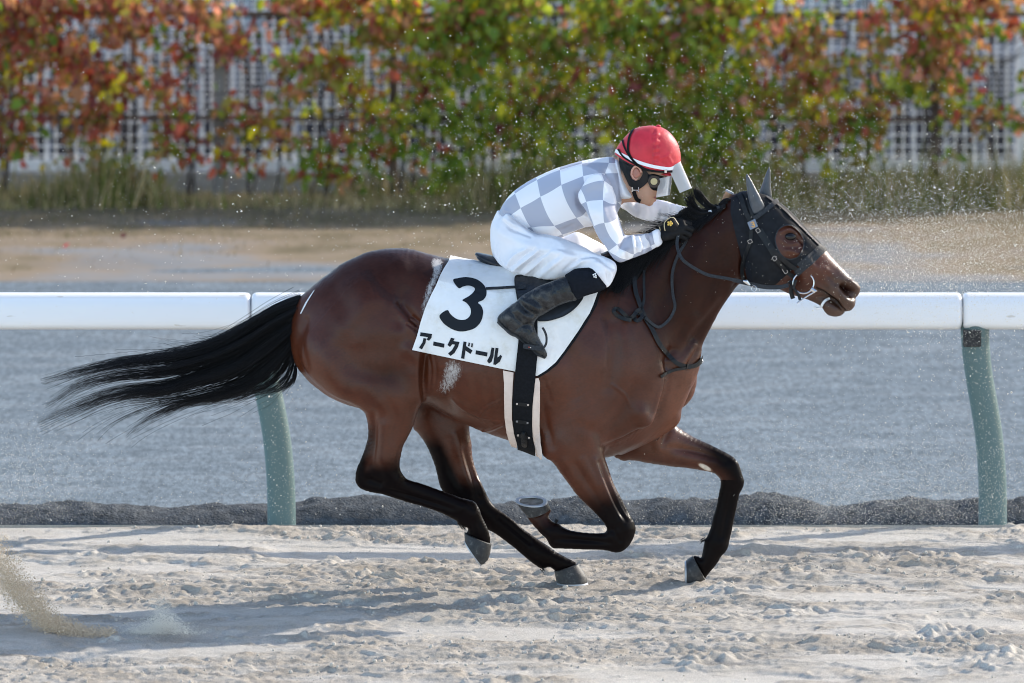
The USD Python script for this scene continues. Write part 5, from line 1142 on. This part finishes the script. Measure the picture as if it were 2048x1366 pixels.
# gloves: palm, four curled fingers and a thumb round the rein
def hull_chain(pts, r):
    s = []
    for (p, a), (q_, b) in zip(list(zip(pts, r))[:-1], list(zip(pts, r))[1:]):
        s.append(m3.Manifold.batch_hull([m3.Manifold.sphere(a, 20).translate(list(map(float, p))), m3.Manifold.sphere(b, 20).translate(list(map(float, q_)))]))
    return s
def hand(T):
    """T maps (pixel x, pixel y, depth) of the near hand to the world."""
    S = []
    kn = [T(1364,444,-.098), T(1367,453,-.112), T(1364,462,-.114), T(1358,470,-.106)]
    mid = [T(1379,448,-.088), T(1383,458,-.10), T(1379,468,-.102), T(1371,476,-.096)]
    end = [T(1378,458,-.062), T(1378,467,-.068), T(1372,474,-.068), T(1364,479,-.068)]
    tip = [T(1368,460,-.058), T(1368,467,-.062), T(1363,472,-.062), T(1357,476,-.064)]
    wr = [T(1330,462,-.105), T(1329,472,-.125)]
    S.append(m3.Manifold.batch_hull([m3.Manifold.sphere(.021, 20).translate(list(map(float, w))) for w in wr] + [m3.Manifold.sphere(.0125, 20).translate(list(map(float, w))) for w in kn]))
    for i in range(4):
        S += hull_chain([kn[i], mid[i], end[i], tip[i]], [.0122, .0112, .0102, .0088])
    S += hull_chain([T(1338,452,-.085), T(1350,444,-.072), T(1362,441,-.066), T(1370,445,-.062)], [.016, .0125, .0115, .0095])
    m = m3.Manifold.batch_boolean(S, m3.OpType.Add).refine_to_length(.0045)
    v, f = arrs(m)
    return relax(v, f, 4, .5, -.4), f
glove_m = mottled('black_glove', (.004,.004,.005), (.009,.009,.010), scale=90, specular_ior_level=.2, rough=.72, bump=.3, bscale=260, bdist=.002)
gv, gf = hand(lambda a, b, y: P(a, b, y))
glove = obj('glove', (gv, gf), glove_m, jockey, smooth=True)
GL = (gv, gf, vnormals(gv, gf))
cuffp = [Part([(1319,454),(1325,448),(1330,441),(1342,434),(1350,437),(1358,449),(1356,462),(1345,472),(1334,478),(1331,465),(1322,461)], -.112, 1.15)]
gc, GC = dress('glove_cuff', cuffp, .02, glove_m, glove, crumple=.0004, h=.003)
gtrim = plain('gold_trim', (.62,.50,.30), .5)
for t_ in ([(1319.5,454),(1321,460),(1326,463),(1331,464.5),(1333,470),(1333.5,477)], [(1331,464),(1329,455),(1330,444),(1341,435)], [(1341,435),(1348,436),(1353,443),(1357,449)]):
    q_ = spline(t_, closed=False, n=5)
    yy = surfY(q_[:, 0], q_[:, 1], hit=trimesh.Trimesh(GC[0], GC[1], process=False), default=np.nan)
    yy = np.where(np.isnan(yy), -.125, yy); yy = np.minimum(gaussian_filter(yy, 1.5), yy)
    obj('gold_edge', tube(P(q_[:, 0], q_[:, 1], yy), .0022, 6), gtrim, gc, smooth=40)
ey = surfY(1340, 447, hit=trimesh.Trimesh(GC[0], GC[1], process=False))[0]
st = trimesh.util.concatenate([trimesh.creation.icosphere(2, .0042).apply_translation(P(1340 + 4 * math.cos(k * 1.2566), 447 + 3.6 * math.sin(k * 1.2566), ey - .0005)) for k in range(5)] + [trimesh.creation.icosphere(2, .004).apply_translation(P(1340, 447, ey - .001))])
obj('gold_emblem', st, plain('gold_embroidery', (.75,.50,.10), .45), gc, smooth=True)
def Tfar(a, b, y): return P(a + 26, b - 24, -y - .06)
gv2, gf2 = hand(Tfar)
if solid(gv2, gf2).volume() < 0: gf2 = gf2[:, ::-1]
obj('glove', (gv2, gf2), glove_m, jockey, smooth=True)

# cap, goggles and face shield
red_m = material('red_cap_cloth', {'t': ('texture_coordinate', {}), 'n': ('noise_texture', {'scale': 30.0, 'detail': 5.0}), 'r': ('rgb_ramp', {'ramp': [(.35, (.50, .014, .030)), (.65, (.60, .020, .040))]}), 'b': ('bump', {'strength': .35, 'distance': .004}), 'p': ('principled_bsdf', {'roughness': .5, 'sheen_weight': .15, 'sheen_tint': (1, .6, .6)})},
    [('t.object', 'n.vector'), ('n.fac', 'r.fac'), ('r.color', 'p.base_color'), ('n.fac', 'b.height'), ('b.normal', 'p.normal')])
CAP = [(1230,318),(1230,306),(1235,293),(1244,281),(1257,267),(1271,257),(1290,252),(1312,252),(1330,258),(1345,271),(1356,288),(1360.5,305),(1361,322),(1356,345),(1340,372),(1312,390),(1280,384),(1252,362),(1236,338)]
seams = [([(1314,258),(1312,280),(1310,305),(1307,332)],3,3), ([(1308,260),(1306,285),(1304,310),(1302,330)],-2,2.4), ([(1281,258),(1267,275),(1261,300)],2.4,3), ([(1318,318),(1332,313),(1341,306)],2.6,2), ([(1316,322),(1332,330)],-2,2)] + [([(1308,270 + 7 * k),(1317,269 + 7 * k)],2.0 * (-1)**k,1.6) for k in range(9)] + [([(1338,315),(1343,325)],2,2)]
cv_, cf_ = inflate([Part(CAP, 0, [(1290,260,1.02),(1290,340,.92)])], .003, it=8); cn_ = vnormals(cv_, cf_); cpx, cpy = proj(cv_)
cv_ = cv_ + cn_ * (sample(stroke_map([(a_, b_ * 1.3, c_) for a_, b_, c_ in seams]), cpx, cpy) * np.clip(np.abs(cn_[:, 1]) * 1.5, 0, 1) + .0006 * (meshkit.fbm(cv_ * 22, 3, 11) - .5) * 2)[:, None]
HC = (cv_, cf_, vnormals(cv_, cf_))
rim_line = spline([(1222,300),(1231,309.5),(1254,324),(1280,335),(1305,342),(1325,345),(1345,347),(1372,345)], closed=False)
dome_area = Polygon(np.vstack([rim_line, [(1372,230),(1215,230)]]))
dome_s = (solid(cv_, cf_) ^ prism(dome_area, -.3, .3)) - (solid(cv_ - HC[2] * .006, cf_) ^ prism(dome_area.buffer(3), -.3, .3))
helmet = obj('riding_cap', arrs(dome_s), red_m, jockey, smooth=40)
wrap('cap_band', HC, band([(1224,296),(1232,302),(1242,308.5),(1254,314.5),(1276,324),(1298,331),(1320,335.5),(1338,337.5),(1350,334),(1366,323)], 6.4), .0018, white_silk, helmet)
obj('cap_button', trimesh.creation.icosphere(3, .009).apply_scale([1.15, 1, .7]).apply_translation(P(1316.5, 252.5, 0)), red_m, helmet, smooth=True)
dress('peak', [Part([(1305,340),(1322,342),(1338,343),(1346,345),(1347,350),(1341,352),(1325,350),(1308,346)], 0, 5.5, screen=.03)], .02, red_m, helmet, h=.003, crumple=.0003)
strapm = plain('black_elastic', (.005,.005,.006), .7, specular_ior_level=.2)
for pts, w in (([(1268,255),(1259,272),(1256,290),(1257,304),(1264,318),(1276,330),(1288,338)], 4.2), ([(1245,279),(1247,290),(1254,305),(1263,318),(1275,331)], 3.4), ([(1236,298),(1245,312),(1259,322),(1276,332),(1290,340)], 3.6)):
    wrap('elastic_strap', HC, band(pts, w), .0032, strapm, helmet)
wrap('goggle_strap', HC, band([(1276,330),(1290,338),(1305,342),(1325,343.5),(1345,343)], 4.5), .004, strapm, helmet)
wrap('strap_slider', HC, area([(1329,339),(1334,339),(1334,346),(1329,346)]), .005, chrome, helmet, y1=0)
hat_pad = area([(1238,322),(1250,327),(1262,333),(1268,332),(1261,340),(1260,349),(1264,358),(1271,362),(1279,359),(1284,351),(1286,344),(1282,337),(1292,341),(1300,352),(1297,363),(1288,372),(1279,378),(1268,379.5),(1258,371),(1250,354),(1243,338)])
wrap('ear_guard', SK, hat_pad, .0075, black, jockey)
wrap('chin_strap', SK, band([(1266,376),(1269,388),(1274,399),(1281,403)], 8), .006, strapm, jockey)
for x in (1264.5, 1277):
    wrap('strap_ring', SK, band([(x,374),(x,384)], 2), .010, chrome, jockey, y1=0)
wrap('strap_ring', SK, band([(1264,380),(1277,381)], 1.6), .010, chrome, jockey, y1=0)
ears = []
for sg in (-1, 1):
    yy = -.078
    er = spline([(1264,341),(1268,335),(1274,333),(1280,338),(1283,345)], closed=False, n=5)
    lob = [(1264,341),(1263,349),(1267,356),(1272,359.5),(1275,356)]
    e1 = tube(np.vstack([P(er[::-1, 0], er[::-1, 1], yy), P(*np.array(lob[1:]).T, yy + .003)]), [.0042] * len(er) + [.0042, .0046, .0042, .003], 8)
    e2, e2f = inflate([Part([(1265,341),(1269,336),(1275,336),(1281,343),(1281,350),(1275,355),(1269,357),(1265,350)], yy + .006, .55)], .0022)
    for n_, vv, ff in (('ear_rim', np.array(e1.vertices), np.array(e1.faces)), ('ear', e2, e2f)):
        vv = vv * np.array([1, 1 if sg < 0 else -1, 1]); ff = ff if sg < 0 else ff[:, ::-1]
        c = np.tile([[.56, .27, .20]] if n_ == 'ear_rim' else [[.36, .15, .11]], (len(vv), 1))
        obj(n_, (vv, ff), skin_m, jockey, smooth=True, color=c)
for sg in (-1, 1):
    c = P(1322, 365, -.034); c[1] *= -sg
    obj('eye', trimesh.creation.icosphere(2, .009).apply_translation(c), plain(f'jockey_eye_{sg + 1}', (.03,.02,.015), .1), jockey, smooth=True)
gog = UsdGeom.Xform.Define(stage, numbered(str(jockey.GetPath()), 'goggles')).GetPrim()
wrap('goggle_frame', SK, area([(1296,352),(1306,348),(1320,351),(1330,356),(1329,374),(1318,381),(1306,380),(1299,372)], True), .012, black, gog)
gy = surfY(1308, 363, hit=trimesh.Trimesh(skin_v, skin_f, process=False))[0]
def disc(px, py, Y, r, t): return trimesh.creation.cylinder(r, t, sections=32).apply_transform(trimesh.transformations.rotation_matrix(math.pi / 2, [1, 0, 0])).apply_translation(P(px, py, Y))
obj('goggle_vent', disc(1308, 363, gy - .014, .024, .012), plain('goggle_brown', (.022,.014,.012), .3), gog, smooth=40)
obj('gold_disc', disc(1308, 363, gy - .021, .0135, .004), plain('brass_disc', (.48,.40,.22), .45, metallic=.3), gog, smooth=40)
sq = [P(a, b, gy - .012) for a, b in ((1291.5,352),(1296.5,351),(1297,357),(1292,358))]
obj('strap_loop', tube(resample(sq + [sq[0]], .003)[:-1], .0011, 6, closed=True), gold, gog, smooth=40)
clear_m = material('clear_shield', {'t': ('transparent_bsdf', {'color': (.97, .98, 1.0)}), 'g': ('glossy_bsdf', {'roughness': .12, 'color': (1, 1, 1)}), 'd': ('diffuse_bsdf', {'color': (.85, .87, .9)}), 'tr': ('translucent_bsdf', {'color': (.85, .87, .9)}), 'x': ('mix_closure', {'fac': .5}),
    'a': ('mix_closure', {'fac': .42}), 'fr': ('fresnel', {'IOR': 1.5}), 'b': ('mix_closure', {})}, [('d.BSDF', 'x.closure1'), ('tr.BSDF', 'x.closure2'), ('t.BSDF', 'a.closure1'), ('x.closure', 'a.closure2'), ('a.closure', 'b.closure1'), ('g.BSDF', 'b.closure2'), ('fr.fac', 'b.fac')], surface='b.closure')
milky_m = material('milky_visor', {'t': ('transparent_bsdf', {'color': (1, 1, 1)}), 'd': ('diffuse_bsdf', {'color': (.86, .87, .88)}), 'tr': ('translucent_bsdf', {'color': (.86, .87, .88)}), 'x': ('mix_closure', {'fac': .6}), 'a': ('mix_closure', {'fac': .95}), 'g': ('glossy_bsdf', {'roughness': .15}), 'fr': ('fresnel', {'IOR': 1.45}), 'b': ('mix_closure', {})},
    [('d.BSDF', 'x.closure1'), ('tr.BSDF', 'x.closure2'), ('t.BSDF', 'a.closure1'), ('x.closure', 'a.closure2'), ('a.closure', 'b.closure1'), ('g.BSDF', 'b.closure2'), ('fr.fac', 'b.fac')], surface='b.closure')
def visor(tl, tr, br, bl, half, n=24, m=8, thick=.0016, sq=7):
    """A sheet bent round the face: its side edge at tl-bl, its front at tr-br."""
    q_ = np.linspace(-1, 1, n + 1); lat = np.sign(q_) * (1 - (1 - np.abs(q_))**2.2)
    out = []
    for o in (0, thick):
        rows = []
        for k in np.linspace(0, 1, m + 1):
            L = np.array(tl) * (1 - k) + np.array(bl) * k; R = np.array(tr) * (1 - k) + np.array(br) * k
            w = 1 - np.abs(lat)**sq
            rows.append(P(L[0] + (R[0] - L[0]) * w - o * 250, L[1] + (R[1] - L[1]) * w, lat * (half - o)))
        out.append(np.stack(rows))
    a, b = out
    N, M = a.shape[0], a.shape[1]
    v = np.vstack([a.reshape(-1, 3), b.reshape(-1, 3)]); f = []
    I = lambda i, j, s: s * N * M + i * M + j
    for i in range(N - 1):
        for j in range(M - 1):
            f += [(I(i,j,0), I(i+1,j,0), I(i+1,j+1,0)), (I(i,j,0), I(i+1,j+1,0), I(i,j+1,0)), (I(i,j,1), I(i+1,j+1,1), I(i+1,j,1)), (I(i,j,1), I(i,j+1,1), I(i+1,j+1,1))]
    for j in range(M - 1):
        f += [(I(0,j,0), I(0,j+1,0), I(0,j+1,1)), (I(0,j,0), I(0,j+1,1), I(0,j,1)), (I(N-1,j,0), I(N-1,j+1,1), I(N-1,j+1,0)), (I(N-1,j,0), I(N-1,j,1), I(N-1,j+1,1))]
    return v, np.array(f)
obj('clear_lens', visor((1319,357), (1344.5,351), (1340,390), (1312,395), .068), clear_m, gog, smooth=60)
obj('raised_visor', visor((1337,337), (1361,323), (1384,376), (1360,386), .060), milky_m, helmet, smooth=60)

# the whip, its butt standing up behind the horse's poll
whip = thing('whip', 'riding whip with tan grip and grey cap poking up behind the horse ears', 'whip')
tan = mottled('tan_grip', (.30,.15,.07), (.46,.26,.14), scale=60, rough=.5)
wy = .03
obj('grip', tube([P(1446, 411, wy), P(1452, 398, wy), P(1459, 384, wy)], [.012, .0145, .0155], 16), tan, whip, smooth=40)
obj('cap', tube([P(1458.4, 385.5, wy), P(1460.2, 382, wy)], [.0178, .0178], 20), plain('grey_cap', (.30,.32,.35), .4), whip, smooth=40)
obj('shaft', tube(np.vstack([P(1450, 409, wy), P(1420, 432, wy + .02), P(1392, 446, wy + .03), P(1330, 480, .05)]), [.010, .006, .005, .004], 10), black, whip, smooth=40)
# ------------------------------------------------------------------ tail and mane
hair_m = plain('black_hair', (.0045, .0045, .0055), .42, specular_ior_level=.22)
TG = [  # locks of the tail, root to tip
 [(602,600),(570,613),(535,628),(490,650),(435,672),(395,668),(362,650)],
 [(601,601),(560,615),(520,632),(460,665),(400,692),(330,708),(257,714)],
 [(600,604),(550,622),(500,650),(430,690),(350,712),(250,722),(170,738),(82,758)],
 [(598,612),(545,640),(490,672),(425,702),(340,722),(245,734),(165,756),(100,790)],
 [(597,622),(540,655),(485,690),(420,718),(335,742),(235,752),(160,770),(112,802),(90,815)],
 [(595,635),(535,672),(475,712),(410,742),(330,768),(235,782),(155,808),(75,845)],
 [(592,650),(535,695),(475,735),(405,760),(330,783),(230,798),(150,828),(80,858)],
 [(590,665),(535,715),(475,755),(405,778),(330,796),(240,810),(160,840),(92,876)],
 [(588,680),(540,735),(490,772),(425,795),(360,810),(300,835),(262,862),(245,884)],
 [(587,695),(548,750),(505,782),(450,800),(390,808),(325,838),(270,868)],
 [(586,708),(560,756),(525,780),(475,797),(430,803),(390,818)],
 [(587,720),(570,760),(545,782),(510,790),(470,803)],
 [(590,732),(584,758),(566,776),(545,786),(520,792)],
 [(593,738),(596,752),(590,768),(578,776),(566,770)],
]
def resamp_n(p, n):
    p = spline(p, closed=False, n=8)
    L = np.concatenate([[0], np.cumsum(np.linalg.norm(np.diff(p, axis=0), axis=1))])
    s = np.linspace(0, L[-1], n)
    return np.stack([np.interp(s, L, p[:, k]) for k in range(p.shape[1])], 1)
NS = 30
G = np.stack([resamp_n(g, NS) for g in TG])
r2 = np.random.default_rng(21)
def lock(G_, a):
    i = int(np.clip(np.floor(a), 0, len(G_) - 2)); t = a - i
    return G_[i] * (1 - t) + G_[i + 1] * t
strands, widths = [], []
tt = np.linspace(0, 1, NS)
NL = 62
lockpos = np.sort(np.concatenate([r2.uniform(.6, 8.2, 46), r2.uniform(0, 2, 5), r2.uniform(8, 12.7, 11)]))
for li, a in enumerate(lockpos):
    c = lock(G, a)
    ln = r2.uniform(.66, 1.04) if a < 11 else r2.uniform(.8, 1.1)
    ph, am = r2.uniform(0, 6.28), r2.uniform(2, 7)
    wave = am * np.sin(tt * r2.uniform(3, 6) + ph) * tt
    y = r2.normal(0, .022) * (0.5 + tt * 1.2) + r2.normal(0, .03) * tt**2
    n = int(r2.integers(46, 96)) if .9 < a < 10 else int(r2.integers(18, 40))
    for _ in range(n):
        f = ln * (1.05 - .68 * r2.random()**1.3) if r2.random() < .85 else ln * r2.uniform(.3, .6)
        s = np.clip(tt * f, 0, 1.0)
        px = np.interp(s, tt, c[:, 0]); py = np.interp(s, tt, c[:, 1] + wave)
        spread = 4.6 * (1 - tt * .62) * (1 if a < 11 else .6)
        dx, dy = r2.normal(0, 1), r2.normal(0, 1)
        if r2.random() < .07: dx, dy = dx * 2.2, dy * 2.6
        fr = np.sin(tt * r2.uniform(2, 7) + r2.uniform(0, 6.28)) * r2.uniform(0, 4.2) * tt**1.5
        py = py + dy * spread + fr + r2.normal(0, 3.2) * tt**2
        px = px + dx * spread * .5
        yy = y + r2.normal(0, .012) + r2.normal(0, .01) * tt
        strands.append(P(px, py, yy)); widths.append(np.interp(tt, [0, .5, 1], [.0015, .0011, .0003]))
for _ in range(150):                                        # stray hairs
    c = lock(G, r2.uniform(.3, 12.5)); f = r2.uniform(.4, 1.05)
    s = np.clip(tt * f, 0, 1)
    py = np.interp(s, tt, c[:, 1]) + r2.normal(0, 16) * tt + 6 * np.sin(tt * r2.uniform(3, 8) + r2.uniform(0, 6)) * tt
    strands.append(P(np.interp(s, tt, c[:, 0]), py, r2.normal(0, .05) * tt)); widths.append(np.full(NS, .0008))
tail = curves('tail', strands, widths, hair_m, horse, label='long black tail streaming out behind')
dock, df = inflate([Part([(612,596),(600,598),(585,606),(570,616),(560,626),(562,640),(575,655),(584,670),(592,690),(606,680),(614,640)], 0, .55)], .005)
obj('tail_dock', (dock, df), plain('dock_black', (.008,.008,.009), .6), horse, smooth=True)

# mane: roots along the crest, blown back over the near side of the neck
clad('mane_base', area([(1216,560),(1224,530),(1234,498),(1262,478),(1290,464),(1340,444),(1380,430),(1420,417),(1448,404),(1450,412),(1425,428),(1400,446),(1380,470),(1348,490),(1316,512),(1292,536),(1274,560),(1254,574),(1238,586),(1225,582)], True), .005, plain('mane_black', (.0045,.0045,.0055), .6, specular_ior_level=.15), horse)
crest = spline([(1232,502),(1262,484),(1290,471),(1340,451),(1380,437),(1420,423),(1446,409)], closed=False, n=12)
strands, widths = [], []
NM = 16
tm = np.linspace(0, 1, NM)
allp_, wd = [], []
for li in range(190):
    u = r2.uniform(0, 1)
    k = u * (len(crest) - 1); i = int(min(k, len(crest) - 2)); root = crest[i] * (1 - (k - i)) + crest[i + 1] * (k - i)
    L = np.interp(root[0], [1232, 1290, 1345, 1390, 1446], [85, 130, 150, 110, 28]) * r2.uniform(.7, 1.2)
    ang = np.interp(root[0], [1232, 1345, 1446], [112, 138, 150]) + r2.normal(0, 8)
    cur = r2.normal(6, 12)
    for _ in range(26):
        a = np.radians(ang + cur * tm + r2.normal(0, 3.5)); l = L * r2.uniform(.65, 1.05)
        x = root[0] + r2.normal(0, 3) + np.cumsum(np.cos(a)) * l / NM - np.cos(a[0]) * l / NM
        y = root[1] + r2.normal(2, 2.0) + np.cumsum(np.sin(a)) * l / NM - np.sin(a[0]) * l / NM
        allp_.append((x, y)); wd.append(np.interp(tm, [0, .6, 1], [.0024, .002, .0006]))
X = np.array([a for a, b in allp_]); Yp = np.array([b for a, b in allp_])
sy = surfY(X.ravel(), Yp.ravel(), default=0.0).reshape(X.shape)
lift = r2.uniform(.008, .022, len(X))[:, None] + r2.normal(0, .008, len(X))[:, None] * tm
sy = gaussian_filter(np.minimum(sy, .02), (0, 1.5)) - np.maximum(lift, .002)
for i in range(len(X)):
    strands.append(P(X[i], Yp[i], sy[i])); widths.append(wd[i])
def tuft(guide, n, r0, r1, y, fan=0):
    g = resamp_n(guide, NM)
    for _ in range(n):
        a, rr = r2.uniform(0, 6.28), math.sqrt(r2.uniform(0, 1))
        rad = np.interp(tm, [0, .35, .8, 1], [r0, (r0 + r1) * .6, r1, r1 * (.5 + fan)])
        f = r2.uniform(.75, 1.05); s = np.clip(tm * f, 0, 1)
        x = np.interp(s, tm, g[:, 0]) + math.cos(a) * rr * rad + r2.normal(0, 1.4) * tm**2
        yv = np.interp(s, tm, g[:, 1]) + math.sin(a) * rr * rad + r2.normal(0, 1.4 + fan * 3) * tm**2
        strands.append(P(x, yv, y + math.sin(a * 2) * rr * rad / 500)); widths.append(np.interp(tm, [0, .6, 1], [.0016, .0013, .0004]))
tuft([(1441,415),(1432,417),(1420,414),(1408,403),(1398,391),(1390,376)], 380, 3, 8.5, -.02)
tuft([(1420,426),(1408,428),(1396,424),(1386,414),(1380,402),(1374,392)], 260, 3, 7, -.035, 1.2)
tuft([(1420,426),(1406,430),(1392,429),(1379,424),(1370,416)], 260, 3, 8, -.045, .6)
tuft([(1396,440),(1384,440),(1374,432),(1366,424)], 240, 3, 8, -.05, .5)
tuft([(1463,404),(1453,402),(1446,407),(1440,412)], 200, 4, 6, -.02)
tuft([(1240,500),(1228,512),(1222,525),(1215,532)], 60, 3, 6, -.05, 1)
mane = curves('mane', strands, widths, hair_m, horse, label='black mane blown back, partly tied in tufts')
for px, py in ((1420.5,424.5), (1393,440), (1437,416)):
    obj('mane_band', tube([P(px - 3, py + 1, -.035), P(px + 3, py - 1, -.035)], [.0085, .0085], 12), white_pvc if px != 1437 else rubber, horse, smooth=40)
# chin whiskers, forelock edge
strands, widths = [], []
for _ in range(40):
    x0, y0 = r2.uniform(1652, 1690), 0
    y0 = np.interp(x0, [1650, 1660, 1672, 1690], [622, 630, 632, 624])
    a = r2.uniform(.8, 2.2); l = r2.uniform(4, 10)
    strands.append(P(x0 + np.cos(a) * l * tm[:6], y0 + np.sin(a) * l * tm[:6], r2.normal(-.02, .02))); widths.append(np.full(6, .0005))
curves('whiskers', strands, widths, hair_m, horse)
# feathers behind the fetlocks
strands, widths = [], []
for (px, py, Y, dx, dy) in ((919,1046,-.10,6,10), (926,1052,-.10,4,8), (1083,1136,.11,5,7), (1409,1079,.14,-7,4), (1112,1045,-.14,3,-7)):
    for _ in range(34):
        b = np.array([px, py]) + r2.normal(0, 2.2, 2); e = b + np.array([dx, dy]) * r2.uniform(.4, 1.1) + r2.normal(0, 1, 2)
        strands.append(P(np.linspace(b[0], e[0], 5), np.linspace(b[1], e[1], 5), Y + r2.normal(0, .012))); widths.append(np.array([.0016, .0014, .001, .0008, .0004]))
curves('fetlock_hair', strands, widths, hair_m, horse)
# ------------------------------------------------------------------ sand flying in the air
def scatter(name, pos, size, mat, label, seed):
    r = np.random.default_rng(seed)
    pi = UsdGeom.PointInstancer.Define(stage, numbered('/World', name))
    g = trimesh.creation.icosphere(0, 1.0); g.vertices *= [1.15, .9, .8]
    gp = usdkit.mesh(stage, str(pi.GetPath()) + '/grain', g, mat, smooth=False)
    pi.CreatePrototypesRel().SetTargets([gp.GetPath()])
    n = len(pos)
    pi.CreateProtoIndicesAttr(Vt.IntArray.FromNumpy(np.zeros(n, np.int32)))
    pi.CreatePositionsAttr(Vt.Vec3fArray.FromNumpy(pos.astype(np.float32)))
    pi.CreateScalesAttr(Vt.Vec3fArray.FromNumpy(np.repeat(size[:, None], 3, 1).astype(np.float32)))
    qs = r.normal(0, 1, (n, 4)); qs /= np.linalg.norm(qs, axis=1, keepdims=True)
    pi.CreateOrientationsAttr(Vt.QuathArray([Gf.Quath(float(a), float(b), float(c), float(d)) for a, b, c, d in qs]))
    tag(pi.GetPrim(), label, 'sand', kind='stuff')
grain_m = plain('pale_grain', (.72, .67, .58), .8)
brown_m = plain('brown_grain', (.58, .46, .33), .9)
r = np.random.default_rng(77)
def cloud(n, cx, cy, sx, sy, y0=.32, y1=1.5, rot=0.0):
    a, b = r.normal(0, 1, n) * sx, r.normal(0, 1, n) * sy
    return np.stack([cx + a * math.cos(rot) - b * math.sin(rot), cy + a * math.sin(rot) + b * math.cos(rot), r.uniform(y0, y1, n)], 1)
pp = np.vstack([cloud(4200, 1850, 420, 230, 95), cloud(2800, 1650, 470, 260, 90), cloud(3000, 1300, 290, 330, 120), cloud(700, 1500, 180, 380, 110), cloud(1400, 900, 330, 300, 120), cloud(500, 300, 420, 250, 120), cloud(900, 1900, 560, 160, 60),
                cloud(900, 1700, 960, 220, 80, -.3, 1.6), cloud(700, 1960, 800, 90, 190, 0, 1.7), cloud(500, 560, 900, 60, 140, .2, 1.7), cloud(500, 600, 1000, 330, 35, .4, 1.9), cloud(700, 1600, 1040, 300, 45, 0, 1.9), cloud(350, 250, 330, 260, 130)])
sz = np.clip(np.exp(r.normal(math.log(.0014), .42, len(pp))), .0009, .0050) * np.where(pp[:, 1] > 800, .8, 1)
scatter('airborne_sand', P(pp[:, 0], pp[:, 1], pp[:, 2]), sz, grain_m, 'pale sand grains flying through the air around horse and rail', 1)
pp = np.vstack([cloud(26000, 1860, 500, 190, 85, -.2, 1.6), cloud(16000, 1760, 1000, 210, 75, .2, 1.7), cloud(5000, 30, 960, 90, 60, .2, 1.7)])
scatter('airborne_sand', P(pp[:, 0], pp[:, 1], pp[:, 2]), np.clip(np.exp(r.normal(math.log(.0010), .3, len(pp))), .0004, .0018), grain_m, 'fine sand dust hanging ahead of the horse and low along the rail', 2)
# sand thrown up by the horse ahead, falling back at the lower left
tr = spline([(-30,1090),(12,1150),(48,1195),(85,1234),(125,1258),(170,1268),(225,1268)], closed=False, n=20)
i = r.integers(0, len(tr), 24000)
q = tr[i] + r.normal(0, 1, (24000, 2)) * np.interp(i / len(tr), [0, .5, 1], [20, 13, 6])[:, None]
Yg = ground_Y(1268) + r.normal(0, .09, len(q))
w = P(q[:, 0], q[:, 1], Yg); w = w[w[:, 2] > -.02]
scatter('kicked_up_sand', w, np.clip(np.exp(r.normal(math.log(.0014), .45, len(w))), .0006, .004), brown_m, 'brown sand streak falling back to the track at lower left', 3)
hx = r.normal(322, 34, 16000)
up = r.exponential(1, 16000) * (5 + 17 * np.exp(-((hx - 338) / 26)**2))
q = np.stack([hx - up * .25, 1268 - up + r.normal(0, 2, 16000)], 1)
w = P(q[:, 0], q[:, 1], ground_Y(1268) + r.normal(0, .07, len(q))); w = w[w[:, 2] > -.01]
scatter('kicked_up_sand', w, np.clip(np.exp(r.normal(math.log(.0009), .45, len(w))), .0005, .004), grain_m, 'pale puff of sand thrown up from a hoof print at lower left', 5)
# loose clods lying on the churned track
from scipy.interpolate import RegularGridInterpolator
gx_, gy_, gz_, gm_ = sand_z
cx_, cy_ = r.uniform(-2.5, 2.5, 30000), r.uniform(-2.9, EDGE - .05, 30000)
Z_ = RegularGridInterpolator((gx_, gy_), gz_, bounds_error=False, fill_value=0)(np.stack([cx_, cy_], 1)); M_ = RegularGridInterpolator((gx_, gy_), gm_, bounds_error=False, fill_value=0)(np.stack([cx_, cy_], 1))
kp = r.random(30000) < .01 + .12 * M_
cs_ = np.clip(np.exp(r.normal(math.log(.0040), .5, kp.sum())), .002, .013)
scatter('sand_clods', np.stack([cx_[kp], cy_[kp], Z_[kp] + cs_ * .35], 1), cs_, mottled('damp_clod', (.42,.37,.31), (.58,.53,.46), scale=9, rough=.95), 'small damp sand clods lying loose on the churned track', 4)
print('tri', len(hf))
